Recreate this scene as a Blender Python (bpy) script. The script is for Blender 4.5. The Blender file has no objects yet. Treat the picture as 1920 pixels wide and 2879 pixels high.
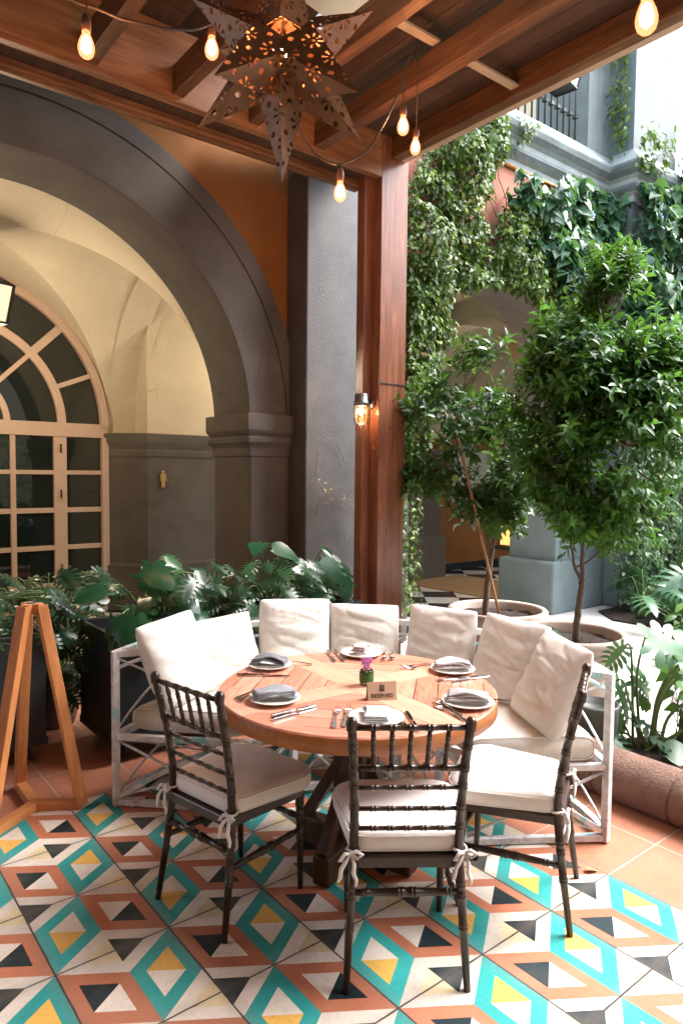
import bpy, bmesh, math, random
import numpy as np
from mathutils import Vector, Matrix, noise as mnoise
R = math.radians
rnd = random.Random(7)
rng = np.random.default_rng(11)
sc = bpy.context.scene
COL = sc.collection

# ------------------------------------------------------------------ camera, world, sun
CAMH = 1.690
YAW = 38.535
cam_d = bpy.data.cameras.new('camera'); cam = bpy.data.objects.new('camera', cam_d); COL.objects.link(cam)
cam.location = (0, 0, CAMH)
cam_d.sensor_fit = 'VERTICAL'; cam_d.sensor_height = 36.0
cam_d.lens = 36.0 * 1955.8 / 2879.0
cam_d.clip_end = 500; cam_d.clip_start = 0.05
cam.matrix_world = (Matrix.Translation((0, 0, CAMH)) @ Matrix.Rotation(R(-YAW), 4, 'Z')
                    @ Matrix.Rotation(R(90 - 3.168), 4, 'X') @ Matrix.Rotation(R(0.57), 4, 'Z'))
sc.camera = cam
sc.view_settings.view_transform = 'Standard'; sc.view_settings.look = 'None'
sc.view_settings.gamma = 1.0
sc.view_settings.exposure = 2.95
SUN_EL, SUN_AZ = 52.0, 112.0      # azimuth of the light, degrees from +Y towards +X
w = bpy.data.worlds.new('World'); sc.world = w; w.use_nodes = True
nt = w.node_tree; nt.nodes.clear()
sky = nt.nodes.new('ShaderNodeTexSky'); sky.sky_type = 'NISHITA'; sky.sun_disc = False
sky.sun_elevation = R(SUN_EL); sky.sun_rotation = R(SUN_AZ); sky.dust_density = 3.0
hs = nt.nodes.new('ShaderNodeHueSaturation'); hs.inputs['Saturation'].default_value = 0.55
bg = nt.nodes.new('ShaderNodeBackground'); bg.inputs['Strength'].default_value = 0.15
wo = nt.nodes.new('ShaderNodeOutputWorld')
nt.links.new(sky.outputs[0], hs.inputs['Color']); nt.links.new(hs.outputs[0], bg.inputs[0]); nt.links.new(bg.outputs[0], wo.inputs[0])
sun_d = bpy.data.lights.new('sun', 'SUN'); sun_d.energy = 0.8; sun_d.angle = R(34); sun_d.color = (1.0, 0.985, 0.97)
sun = bpy.data.objects.new('sun', sun_d); COL.objects.link(sun)
sv = Vector((math.sin(R(SUN_AZ)) * math.cos(R(SUN_EL)), math.cos(R(SUN_AZ)) * math.cos(R(SUN_EL)), math.sin(R(SUN_EL))))
sun.rotation_euler = sv.to_track_quat('Z', 'Y').to_euler()

# ------------------------------------------------------------------ materials
MATS = {}
def newmat(name):
    m = bpy.data.materials.new(name); m.use_nodes = True
    nt = m.node_tree; b = nt.nodes['Principled BSDF']; MATS[name] = m
    return m, nt, b
def N(nt, t, **kw):
    n = nt.nodes.new(t)
    for k, v in kw.items():
        if k in n.inputs: n.inputs[k].default_value = v
        else: setattr(n, k, v)
    return n
def math_(nt, op, a, b=None, c=None):
    n = nt.nodes.new('ShaderNodeMath'); n.operation = op
    for i, x in enumerate((a, b, c)):
        if x is None: continue
        if hasattr(x, 'links'): nt.links.new(x, n.inputs[i])
        else: n.inputs[i].default_value = x
    return n.outputs[0]
def mix(nt, f, a, b, mode='MIX'):
    n = nt.nodes.new('ShaderNodeMix'); n.data_type = 'RGBA'; n.blend_type = mode
    for s, x in ((0, f), (6, a), (7, b)):
        if hasattr(x, 'links'): nt.links.new(x, n.inputs[s])
        else: n.inputs[s].default_value = x if s == 0 else (*x[:3], 1)
    return n.outputs[2]
def coords(nt, scale=(1, 1, 1), rot=(0, 0, 0)):
    tc = nt.nodes.new('ShaderNodeTexCoord'); mp = nt.nodes.new('ShaderNodeMapping')
    mp.inputs['Scale'].default_value = scale; mp.inputs['Rotation'].default_value = rot
    nt.links.new(tc.outputs['Object'], mp.inputs[0]); return mp.outputs[0]
def noise_(nt, vec, scale, detail=5, rough=0.6, dist=0.0):
    n = N(nt, 'ShaderNodeTexNoise', Scale=scale, Detail=detail, Roughness=rough, Distortion=dist)
    nt.links.new(vec, n.inputs['Vector']); return n.outputs['Fac']
def ramp(nt, fac, stops):
    n = nt.nodes.new('ShaderNodeValToRGB'); e = n.color_ramp.elements
    while len(e) < len(stops): e.new(0.5)
    for el, (p, c) in zip(e, stops): el.position = p; el.color = (*c[:3], 1) if len(c) >= 3 else (c[0],) * 3 + (1,)
    nt.links.new(fac, n.inputs[0]); return n.outputs[0]
def bump(nt, b, h, strength, dist=0.01):
    n = N(nt, 'ShaderNodeBump', Strength=strength, Distance=dist); nt.links.new(h, n.inputs['Height'])
    nt.links.new(n.outputs[0], b.inputs['Normal'])
def sh(c, f): return tuple(min(1, x * f) for x in c)
def mat(name, color, rough=0.6, var=0.15, vs=6.0, bs=0.0, bscale=60.0, bdist=0.01, metal=0.0, stain=0.0, stainc=(0.05, 0.05, 0.05), spec=None):
    m, nt, b = newmat(name); v = coords(nt)
    f = noise_(nt, v, vs)
    c = ramp(nt, f, [(0.25, sh(color, 1 - var)), (0.75, sh(color, 1 + var))])
    if stain:
        g = noise_(nt, v, vs * 0.35, 8, 0.7)
        c = mix(nt, math_(nt, 'MULTIPLY', ramp(nt, g, [(0.5, (0, 0, 0)), (0.75, (1, 1, 1))]), stain), c, stainc)
    if 'plaster' in name or 'stucco' in name:
        ds = mix(nt, 0.12, v, N(nt, 'ShaderNodeTexNoise', Scale=3.0).outputs['Color'])
        vo = N(nt, 'ShaderNodeTexVoronoi', Scale=1.15); vo.feature = 'DISTANCE_TO_EDGE'; nt.links.new(ds, vo.inputs['Vector'])
        ck = math_(nt, 'MULTIPLY', ramp(nt, vo.outputs['Distance'], [(0.0, (1, 1, 1)), (0.006, (0, 0, 0))]), ramp(nt, noise_(nt, v, 1.1, 3), [(0.5, (0, 0, 0)), (0.6, (0.5, 0.5, 0.5))]))
        c = mix(nt, ck, c, sh(color, 0.45))
        c = mix(nt, ramp(nt, noise_(nt, v, 0.9, 9, 0.75, 0.8), [(0.52, (0, 0, 0)), (0.60, (0.22, 0.22, 0.22))]), c, sh(color, 1.35))
    nt.links.new(c, b.inputs['Base Color'])
    b.inputs['Roughness'].default_value = rough; b.inputs['Metallic'].default_value = metal
    if spec is not None: b.inputs['Specular IOR Level'].default_value = spec
    if bs:
        h = noise_(nt, v, bscale, 4, 0.65); bump(nt, b, h, bs, bdist)
    return m
def wood(name, c1, c2, axis='X', rough=0.45, scale=1.0, bs=0.1):
    m, nt, b = newmat(name)
    s = {'X': (0.6, 9, 9), 'Y': (9, 0.6, 9), 'Z': (9, 9, 0.6)}[axis]
    v = coords(nt, tuple(x * scale for x in s))
    f = noise_(nt, v, 2.2, 8, 0.62, 1.2); g = noise_(nt, v, 12, 6, 0.7)
    k = math_(nt, 'ADD', math_(nt, 'MULTIPLY', f, 0.7), math_(nt, 'MULTIPLY', g, 0.3))
    isl = nt.nodes.new('ShaderNodeNewGeometry')
    k = math_(nt, 'ADD', k, math_(nt, 'MULTIPLY', math_(nt, 'SUBTRACT', isl.outputs['Random Per Island'], 0.5), 0.16))
    c = ramp(nt, k, [(0.36, c2), (0.5, tuple((a + b_) / 2 for a, b_ in zip(c1, c2))), (0.62, c1)])
    kn = N(nt, 'ShaderNodeTexNoise', Scale=1.3, Detail=2.0); nt.links.new(coords(nt, (1.6, 1.6, 1.6)), kn.inputs['Vector'])
    c = mix(nt, ramp(nt, kn.outputs['Fac'], [(0.45, (0, 0, 0)), (0.75, (0.55, 0.55, 0.55))]), c, sh(c2, 0.8))
    nt.links.new(c, b.inputs['Base Color']); b.inputs['Roughness'].default_value = rough
    bump(nt, b, g, bs * 2.5, 0.004)
    return m
def leafmat(name, c1, c2, c3, rough=0.38, trans=0.3, vein=False):
    m, nt, b = newmat(name)
    g = nt.nodes.new('ShaderNodeNewGeometry')
    c = ramp(nt, g.outputs['Random Per Island'], [(0.0, c1), (0.55, c2), (0.93, c3), (1.0, (c3[0] * 1.6, c3[1] * 1.2, c3[2]))])
    v = coords(nt); c = mix(nt, 0.35, c, ramp(nt, noise_(nt, v, 25), [(0.3, sh(c1, 0.8)), (0.7, sh(c3, 1.0))]))
    nt.links.new(c, b.inputs['Base Color']); b.inputs['Roughness'].default_value = rough
    tr = nt.nodes.new('ShaderNodeBsdfTranslucent')
    nt.links.new(mix(nt, 0.5, c, (0.25, 0.5, 0.05)), tr.inputs[0])
    ms = N(nt, 'ShaderNodeMixShader', Fac=trans); out = nt.nodes['Material Output']
    nt.links.new(b.outputs[0], ms.inputs[1]); nt.links.new(tr.outputs[0], ms.inputs[2]); nt.links.new(ms.outputs[0], out.inputs[0])
    return m
def emis(name, color, strength):
    m, nt, b = newmat(name)
    b.inputs['Base Color'].default_value = (*color, 1); b.inputs['Emission Color'].default_value = (*color, 1)
    b.inputs['Emission Strength'].default_value = strength; return m
def glass(name, tint=(1, 1, 1), rough=0.02, mixf=0.12):
    m, nt, b = newmat(name)
    tr = nt.nodes.new('ShaderNodeBsdfTransparent'); tr.inputs[0].default_value = (*tint, 1)
    gl = N(nt, 'ShaderNodeBsdfGlossy', Roughness=rough)
    fr = N(nt, 'ShaderNodeFresnel', IOR=1.45)
    ms = nt.nodes.new('ShaderNodeMixShader'); nt.links.new(math_(nt, 'ADD', fr.outputs[0], mixf * 0.5), ms.inputs[0])
    nt.links.new(tr.outputs[0], ms.inputs[1]); nt.links.new(gl.outputs[0], ms.inputs[2])
    nt.links.new(ms.outputs[0], nt.nodes['Material Output'].inputs[0]); return m

stone = mat('grey_stucco', (0.114, 0.104, 0.092), 0.8, 0.3, 2.2, 0.55, 130, 0.006, stain=0.3, stainc=(0.07, 0.065, 0.06), spec=0.4)
stone_side = stone
MAT_OK = 1
def pitted():
    m, nt, b = newmat('pitted_stone'); v = coords(nt)
    c = ramp(nt, noise_(nt, v, 3, 6), [(0.3, (0.085, 0.085, 0.088)), (0.7, (0.135, 0.13, 0.13))])
    vo = N(nt, 'ShaderNodeTexVoronoi', Scale=62.0, Randomness=1.0); nt.links.new(v, vo.inputs['Vector'])
    pit = ramp(nt, vo.outputs['Distance'], [(0.0, (0, 0, 0)), (0.28, (1, 1, 1))])
    msk = ramp(nt, noise_(nt, v, 9, 3), [(0.5, (1, 1, 1)), (0.6, (0, 0, 0))])
    pit = mix(nt, msk, pit, (1, 1, 1))
    h = mix(nt, 0.35, pit, ramp(nt, noise_(nt, v, 70, 4), [(0.2, (0, 0, 0)), (0.8, (1, 1, 1))]))
    nt.links.new(c, b.inputs['Base Color']); b.inputs['Roughness'].default_value = 0.6
    bump(nt, b, h, 0.75, 0.010); return m
pit = pitted()
orange = mat('orange_plaster', (0.30, 0.118, 0.028), 0.85, 0.2, 1.6, 0.8, 80, 0.008, stain=0.4, stainc=(0.17, 0.055, 0.02))
pink = mat('faded_terracotta_plaster', (0.50, 0.20, 0.13), 0.85, 0.18, 2.5, 0.5, 60, 0.008, stain=0.35, stainc=(0.25, 0.1, 0.07))
cream = mat('cream_plaster', (0.70, 0.64, 0.49), 0.85, 0.09, 1.3, 0.6, 90, 0.006, stain=0.18, stainc=(0.42, 0.34, 0.22))
lit_st = mat('lit_stucco', (0.215, 0.245, 0.24), 0.85, 0.08, 4, 0.7, 60, 0.01, stain=0.2, stainc=(0.5, 0.52, 0.5))  # pale tone for the upper bay and jamb faces that catch light
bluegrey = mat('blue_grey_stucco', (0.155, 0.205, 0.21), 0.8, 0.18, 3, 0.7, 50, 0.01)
black_band = mat('black_paint', (0.02, 0.022, 0.025), 0.5, 0.1)
frame_m = mat('peach_frame_paint', (0.62, 0.47, 0.37), 0.55, 0.06, 5)
win_g, nt_, b_ = newmat('window_glass'); b_.inputs['Base Color'].default_value = (0.012, 0.02, 0.02, 1); b_.inputs['Roughness'].default_value = 0.03
b_.inputs['Specular IOR Level'].default_value = 0.9
w_x = wood('pergola_wood_x', (0.27, 0.13, 0.055), (0.085, 0.038, 0.018), 'X')
w_y = wood('pergola_wood_y', (0.25, 0.115, 0.046), (0.075, 0.032, 0.015), 'Y')
w_z = wood('post_wood', (0.34, 0.145, 0.082), (0.16, 0.062, 0.036), 'Z', rough=0.24)
w_dark = wood('weathered_boards', (0.10, 0.05, 0.025), (0.035, 0.018, 0.012), 'Y', rough=0.7)
w_trim = mat('pale_timber_trim', (0.48, 0.36, 0.26), 0.6, 0.15, 8)
w_pale = wood('pale_batten', (0.55, 0.45, 0.32), (0.4, 0.3, 0.2), 'X')
canvas, nt_, b_ = newmat('cream_canvas'); b_.inputs['Base Color'].default_value = (0.62, 0.56, 0.43, 1); b_.inputs['Roughness'].default_value = 0.9
tr_ = nt_.nodes.new('ShaderNodeBsdfTranslucent'); tr_.inputs[0].default_value = (0.30, 0.27, 0.19, 1); ms_ = N(nt_, 'ShaderNodeMixShader', Fac=0.5)
nt_.links.new(b_.outputs[0], ms_.inputs[1]); nt_.links.new(tr_.outputs[0], ms_.inputs[2]); nt_.links.new(ms_.outputs[0], nt_.nodes['Material Output'].inputs[0])
chair_m = mat('dark_brown_lacquer', (0.035, 0.02, 0.014), 0.3, 0.3, 30, 0.15, 80, 0.002)
fabric = mat('cream_linen', (0.66, 0.64, 0.60), 0.92, 0.08, 30, 0.6, 260, 0.002)
fabric2 = mat('white_cotton', (0.72, 0.67, 0.65), 0.85, 0.05, 12, 0.2, 500, 0.001)
napkin_m = mat('grey_napkin', (0.33, 0.34, 0.36), 0.9, 0.14, 40, 0.5, 500, 0.002)
china = mat('white_china', (0.8, 0.78, 0.74), 0.12, 0.02)
steel = mat('steel_cutlery', (0.6, 0.6, 0.6), 0.16, 0.1, 20, metal=1.0)
iron = mat('black_iron', (0.03, 0.035, 0.035), 0.45, 0.2, 20, metal=0.3)
zinc = mat('grey_zinc_cap', (0.16, 0.16, 0.165), 0.35, 0.15, 20, metal=0.7)
brass = mat('brass', (0.75, 0.5, 0.18), 0.3, 0.1, 20, metal=1.0)
brown_plastic = mat('brown_socket', (0.10, 0.05, 0.03), 0.45, 0.1)
cable_m = mat('dark_cable', (0.05, 0.035, 0.025), 0.5, 0.1)
planter_m = mat('black_planter_paint', (0.018, 0.022, 0.027), 0.5, 0.2, 8, 0.15, 60, 0.003)
teak = wood('teak_stand', (0.62, 0.27, 0.10), (0.46, 0.17, 0.055), 'Z', rough=0.4, scale=1.6)
teak_x = wood('teak_stand_bars', (0.62, 0.27, 0.10), (0.46, 0.17, 0.055), 'X', rough=0.4, scale=1.6)
soil = mat('dark_soil', (0.045, 0.027, 0.02), 0.95, 0.6, 40, 1.0, 70, 0.05)
pot_m = mat('weathered_clay_pot', (0.42, 0.33, 0.28), 0.8, 0.15, 4, 0.3, 30, 0.006, stain=0.35, stainc=(0.58, 0.46, 0.40))
stonepot = mat('dark_glazed_pot', (0.06, 0.07, 0.06), 0.5, 0.3, 10)
bark = mat('grey_brown_bark', (0.13, 0.095, 0.07), 0.85, 0.35, 25, 0.8, 60, 0.01)
twig = mat('pale_twig', (0.22, 0.15, 0.09), 0.8, 0.3, 20)
bamboo = mat('bamboo_stake', (0.42, 0.24, 0.12), 0.5, 0.25, 15)
stem_m = mat('green_stem', (0.09, 0.16, 0.045), 0.45, 0.25, 20)
stem_br = mat('brown_stem', (0.16, 0.12, 0.07), 0.6, 0.3, 20)
leaf_tree = leafmat('citrus_leaf', (0.008, 0.03, 0.013), (0.022, 0.075, 0.022), (0.06, 0.16, 0.035), 0.36, 0.25)
leaf_tree2 = leafmat('bright_citrus_leaf', (0.008, 0.035, 0.014), (0.03, 0.115, 0.02), (0.075, 0.25, 0.03), 0.4, 0.28)
leaf_big = leafmat('broad_vine_leaf', (0.018, 0.06, 0.038), (0.045, 0.13, 0.07), (0.09, 0.22, 0.10), 0.5, 0.18)
leaf_small = leafmat('small_vine_leaf', (0.010, 0.030, 0.010), (0.035, 0.090, 0.018), (0.19, 0.29, 0.035), 0.5, 0.2)
leaf_ivy = leafmat('ivy_leaf', (0.03, 0.09, 0.045), (0.13, 0.25, 0.12), (0.26, 0.38, 0.19), 0.4, 0.2)
leaf_mon = leafmat('monstera_leaf', (0.006, 0.034, 0.016), (0.010, 0.055, 0.022), (0.02, 0.085, 0.03), 0.28, 0.12)
leaf_phil = leafmat('philodendron_leaf', (0.007, 0.03, 0.014), (0.014, 0.05, 0.022), (0.03, 0.08, 0.03), 0.33, 0.12)
leaf_pale = leafmat('pale_philodendron_leaf', (0.035, 0.11, 0.055), (0.06, 0.16, 0.08), (0.09, 0.22, 0.10), 0.38, 0.2)
flower_blue = mat('blue_flower', (0.25, 0.33, 0.75), 0.6, 0.1)
flower_pink = mat('pink_petals', (0.62, 0.30, 0.58), 0.7, 0.3, 60)
leafwrap = mat('leaf_wrap', (0.015, 0.09, 0.012), 0.4, 0.25, 30)
card_m = mat('tan_card', (0.50, 0.36, 0.26), 0.85, 0.04, 30)
ink = mat('black_ink', (0.03, 0.02, 0.02), 0.7, 0.05)
core_em = emis('bulb_core', (1.0, 0.50, 0.28), 6.5)
bulb_em, nt_, b_ = newmat('bulb_glow')
e_ = nt_.nodes.new('ShaderNodeEmission'); e_.inputs[0].default_value = (1.0, 0.27, 0.12, 1); e_.inputs[1].default_value = 0.24
t_ = nt_.nodes.new('ShaderNodeBsdfTransparent'); a_ = nt_.nodes.new('ShaderNodeAddShader'); t_.inputs[0].default_value = (0.85, 0.6, 0.5, 1)
nt_.links.new(e_.outputs[0], a_.inputs[0]); nt_.links.new(t_.outputs[0], a_.inputs[1]); nt_.links.new(a_.outputs[0], nt_.nodes['Material Output'].inputs[0])
fil_em = emis('filament', (1.0, 0.55, 0.25), 14.0)
amber_em = emis('amber_lamp_glass', (1.0, 0.40, 0.12), 0.25)
lantern_em = emis('lantern_milk_glass', (1.0, 0.66, 0.42), 0.17)
clear = glass('clear_glass'); clear_tint = glass('smoky_glass', (0.8, 0.85, 0.85))
rubber = mat('black_rubber', (0.02, 0.02, 0.02), 0.6)

def bench_metal():
    m, nt, b = newmat('distressed_white_metal'); v = coords(nt)
    f = noise_(nt, v, 14, 8, 0.75, 0.5); g = noise_(nt, v, 5, 4)
    c = ramp(nt, f, [(0.30, (0.22, 0.20, 0.19)), (0.42, (0.50, 0.50, 0.52)), (0.6, (0.70, 0.71, 0.74))])
    c = mix(nt, ramp(nt, g, [(0.58, (0, 0, 0)), (0.64, (1, 1, 1))]), c, (0.20, 0.52, 0.56))
    nt.links.new(c, b.inputs['Base Color']); b.inputs['Roughness'].default_value = 0.5; bump(nt, b, f, 0.3, 0.002); return m
bench_m = bench_metal()

T = 0.405; LX, LY = 0.66, 2.341
def floor_nodes(name, base=None, attr=False, grout=T, off=(LX, LY), rot=0.0, gw=0.006, gcol=(0.06, 0.05, 0.045), rough=0.45, halfrows=False, mottle=0.12, worn=0.0):
    m, nt, b = newmat(name); v = coords(nt)
    if attr:
        a = nt.nodes.new('ShaderNodeVertexColor'); a.layer_name = 'Col'; c = a.outputs[0]
    else:
        c = mix(nt, 0.0, base, base)
    n1 = noise_(nt, v, 5, 8, 0.7); n2 = noise_(nt, v, 45, 5, 0.7)
    c = mix(nt, 1.0, c, ramp(nt, n1, [(0.3, (1 - mottle,) * 3), (0.7, (1.0,) * 3)]), 'MULTIPLY')
    c = mix(nt, 1.0, c, ramp(nt, n2, [(0.25, (0.82, 0.8, 0.78)), (0.5, (1.0,) * 3)]), 'MULTIPLY')
    # scuffs and small chips
    ch = noise_(nt, v, 16, 10, 0.85, 0.6)
    c = mix(nt, ramp(nt, ch, [(0.625, (0, 0, 0)), (0.68, (0.6, 0.6, 0.6))]), c, (0.26, 0.22, 0.19))
    sc2 = noise_(nt, coords(nt, (1, 6, 1), (0, 0, 0.6)), 7, 9, 0.8, 1.0)
    c = mix(nt, ramp(nt, sc2, [(0.60, (0, 0, 0)), (0.72, (0.13, 0.13, 0.13))]), c, (0.70, 0.62, 0.54))
    if worn:
        wn = noise_(nt, v, 1.7, 5, 0.6)
        c = mix(nt, math_(nt, 'MULTIPLY', ramp(nt, wn, [(0.50, (0, 0, 0)), (0.68, (1, 1, 1))]), worn), c, (0.62, 0.55, 0.48))
    sep = nt.nodes.new('ShaderNodeSeparateXYZ'); mp = nt.nodes.new('ShaderNodeMapping')
    mp.inputs['Location'].default_value = (0, 0, 0); mp.vector_type = 'TEXTURE'
    mp.inputs['Location'].default_value = (off[0], off[1], 0); mp.inputs['Rotation'].default_value = (0, 0, rot)
    tc = nt.nodes.new('ShaderNodeTexCoord'); nt.links.new(tc.outputs['Object'], mp.inputs[0])
    wob = noise_(nt, v, 9, 3)
    nt.links.new(mp.outputs[0], sep.inputs[0]); ds = []
    for o in (0, 1):
        x = math_(nt, 'ADD', math_(nt, 'DIVIDE', sep.outputs[o], grout), 0.5)
        x = math_(nt, 'ADD', x, math_(nt, 'MULTIPLY', math_(nt, 'SUBTRACT', wob, 0.5), 0.012))
        d = math_(nt, 'ABSOLUTE', math_(nt, 'SUBTRACT', math_(nt, 'FRACT', x), 0.5)); ds.append(math_(nt, 'MULTIPLY', d, grout))
    dmin = math_(nt, 'MINIMUM', ds[0], ds[1])
    wth = math_(nt, 'MULTIPLY', noise_(nt, v, 6, 6, 0.8), gw)
    c = mix(nt, math_(nt, 'MULTIPLY', ramp(nt, math_(nt, 'DIVIDE', dmin, 0.05), [(0.0, (1, 1, 1)), (1.0, (0, 0, 0))]), math_(nt, 'MULTIPLY', noise_(nt, v, 7, 5, 0.7), 0.55)), c, (0.20, 0.16, 0.13))
    g = math_(nt, 'LESS_THAN', dmin, wth)
    c = mix(nt, g, c, gcol)
    nt.links.new(c, b.inputs['Base Color'])
    r = ramp(nt, n1, [(0.3, (rough * 0.8,) * 3), (0.7, (min(1, rough * 1.35),) * 3)]); nt.links.new(r, b.inputs['Roughness'])
    b.inputs['Specular IOR Level'].default_value = 0.25
    h = math_(nt, 'SUBTRACT', math_(nt, 'MULTIPLY', n2, 0.12), g); bump(nt, b, h, 0.35, 0.003)
    return m
tile_m = floor_nodes('cement_tile', attr=True, rough=0.5, gw=0.0068, worn=0.07, mottle=0.22)
terra_m = floor_nodes('terracotta_tile', base=(0.46, 0.19, 0.115), grout=T, gw=0.006, gcol=(0.5, 0.36, 0.28), rough=0.4, mottle=0.22)
pale_m = mat('pale_concrete', (0.62, 0.57, 0.53), 0.7, 0.08, 2.0, 0.2, 60, 0.004, stain=0.3, stainc=(0.45, 0.38, 0.33))

# ------------------------------------------------------------------ mesh helpers
class MB:
    def __init__(s): s.v = []; s.f = []; s.sm = []; s.mi = []; s.m = 0
    def add(s, vs, fs, smooth=False):
        o = len(s.v); s.v += [tuple(float(a) for a in p) for p in vs]
        s.f += [tuple(i + o for i in f) for f in fs]; s.sm += [smooth] * len(fs); s.mi += [s.m] * len(fs); return s
    def box(s, x0, x1, y0, y1, z0, z1, M=None):
        vs = [Vector((x, y, z)) for z in (z0, z1) for x, y in ((x0, y0), (x1, y0), (x1, y1), (x0, y1))]
        if M is not None: vs = [M @ p for p in vs]
        return s.add(vs, [(0, 3, 2, 1), (4, 5, 6, 7), (0, 1, 5, 4), (1, 2, 6, 5), (2, 3, 7, 6), (3, 0, 4, 7)])
    def bar(s, a, b, w, h=None, up=(0, 0, 1)):
        a, b = Vector(a), Vector(b); h = h or w; d = b - a; L = d.length; d.normalize(); up = Vector(up)
        if abs(d.dot(up)) > 0.98: up = Vector((1, 0, 0))
        x = d.cross(up).normalized(); z = x.cross(d)
        M = Matrix((x, d, z)).transposed().to_4x4(); M.translation = a
        return s.box(-w / 2, w / 2, 0, L, -h / 2, h / 2, M)
    def tube(s, pts, rad, n=8, cap=True, closed=False):
        pts = [Vector(p) for p in pts]; k = len(pts)
        if not hasattr(rad, '__len__'): rad = [rad] * k
        vs = []; up = None
        for i, p in enumerate(pts):
            if closed: t = pts[(i + 1) % k] - pts[i - 1]
            else: t = pts[min(i + 1, k - 1)] - pts[max(i - 1, 0)]
            if t.length < 1e-9: t = Vector((0, 0, 1))
            t.normalize()
            if up is None: up = Vector((0, 0, 1)) if abs(t.z) < 0.9 else Vector((1, 0, 0))
            x = t.cross(up).normalized(); up = x.cross(t).normalized()
            for j in range(n):
                a = 2 * math.pi * j / n
                vs.append(p + (x * math.cos(a) + up * math.sin(a)) * rad[i])
        fs = []
        for i in range(k if closed else k - 1):
            i2 = (i + 1) % k
            for j in range(n): fs.append((i * n + j, i * n + (j + 1) % n, i2 * n + (j + 1) % n, i2 * n + j))
        if cap and not closed: fs += [tuple(range(n - 1, -1, -1)), tuple((k - 1) * n + j for j in range(n))]
        return s.add(vs, fs, True)
    def lathe(s, prof, c=(0, 0, 0), n=32, M=None):
        vs = []; fs = []; k = len(prof); c = Vector(c)
        for r, z in prof:
            for j in range(n):
                a = 2 * math.pi * j / n; p = Vector((r * math.cos(a), r * math.sin(a), z))
                vs.append((M @ p if M is not None else p) + c)
        for i in range(k - 1):
            for j in range(n): fs.append((i * n + j, i * n + (j + 1) % n, (i + 1) * n + (j + 1) % n, (i + 1) * n + j))
        return s.add(vs, fs, True)
    def prism(s, poly, axis, a0, a1):
        """poly (u,v) extruded along axis: 'Y' -> (u,a,v); 'X' -> (a,u,v); 'Z' -> (u,v,a)"""
        def P(u, v, a): return {'Y': (u, a, v), 'X': (a, u, v), 'Z': (u, v, a)}[axis]
        n = len(poly); vs = [P(u, v, a0) for u, v in poly] + [P(u, v, a1) for u, v in poly]
        fs = [tuple(range(n)), tuple(range(2 * n - 1, n - 1, -1))] + [(i, (i + 1) % n, n + (i + 1) % n, n + i) for i in range(n)]
        return s.add(vs, fs)
    def sweep(s, path, prof, closed=False):
        """sweep profile (out, z) along XY path; out = to the right of travel"""
        k = len(path); n = len(prof); vs = []; fs = []
        for i in range(k):
            p = Vector(path[i]).to_2d()
            a = (p - Vector(path[i - 1]).to_2d()).normalized() if (i > 0 or closed) else None
            b = (Vector(path[(i + 1) % k]).to_2d() - p).normalized() if (i < k - 1 or closed) else None
            if a is None: a = b
            if b is None: b = a
            na = Vector((a.y, -a.x)); nb = Vector((b.y, -b.x)); m = (na + nb); m = m / max(0.3, m.length_squared) * 2
            for o, z in prof: q = p + m * o; vs.append((q.x, q.y, z))
        for i in range(k if closed else k - 1):
            for j in range(n):
                fs.append((i * n + j, ((i + 1) % k) * n + j, ((i + 1) % k) * n + (j + 1) % n, i * n + (j + 1) % n))
        if not closed: fs += [tuple(range(n)), tuple((k - 1) * n + j for j in range(n - 1, -1, -1))]
        return s.add(vs, fs)
    def cloud(s, tv, tf, pos, fwd, nrm, scl):
        """instances of a template leaf: +Y forward, +Z normal"""
        tv = np.asarray(tv, float); pos = np.asarray(pos, float); fwd = np.asarray(fwd, float); nrm = np.asarray(nrm, float)
        scl = np.asarray(scl, float).reshape(-1, 1)
        if len(pos) == 0: return s
        fwd = fwd / (np.linalg.norm(fwd, axis=1, keepdims=True) + 1e-9)
        x = np.cross(fwd, nrm); x /= (np.linalg.norm(x, axis=1, keepdims=True) + 1e-9); z = np.cross(x, fwd)
        P = pos[:, None, :] + scl[:, None, :] * (tv[None, :, 0:1] * x[:, None, :] + tv[None, :, 1:2] * fwd[:, None, :] + tv[None, :, 2:3] * z[:, None, :])
        o = len(s.v); nv = len(tv); s.v += [tuple(p) for p in P.reshape(-1, 3).tolist()]
        for i in range(len(pos)):
            b = o + i * nv; s.f += [tuple(b + j for j in f) for f in tf]
        c = len(pos) * len(tf); s.sm += [True] * c; s.mi += [s.m] * c; return s
    def obj(s, name, mats, parent=None, bevel=0.0, fixn=True, subd=0):
        me = bpy.data.meshes.new(name); me.from_pydata(s.v, [], s.f)
        if not isinstance(mats, (list, tuple)): mats = [mats]
        for m in mats: me.materials.append(m)
        me.polygons.foreach_set('use_smooth', s.sm); me.polygons.foreach_set('material_index', s.mi)
        if fixn:
            bm = bmesh.new(); bm.from_mesh(me); bmesh.ops.recalc_face_normals(bm, faces=bm.faces); bm.to_mesh(me); bm.free()
        me.update(); o = bpy.data.objects.new(name, me); COL.objects.link(o)
        if parent is not None:
            o.parent = parent
            if parent.type == 'EMPTY' and parent.get('_w'):
                o.matrix_parent_inverse = (Matrix.Translation(parent.location) @ parent.rotation_euler.to_matrix().to_4x4()).inverted()
        if bevel:
            b = o.modifiers.new('bevel', 'BEVEL'); b.width = bevel; b.segments = 2; b.limit_method = 'ANGLE'; b.angle_limit = R(40)
            b.harden_normals = False
        if subd:
            b = o.modifiers.new('sub', 'SUBSURF'); b.levels = subd; b.render_levels = subd
        return o
def meta(o, label, cat, group=None):
    o['label'] = label; o['category'] = cat
    if group: o['group'] = group
    return o
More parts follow.
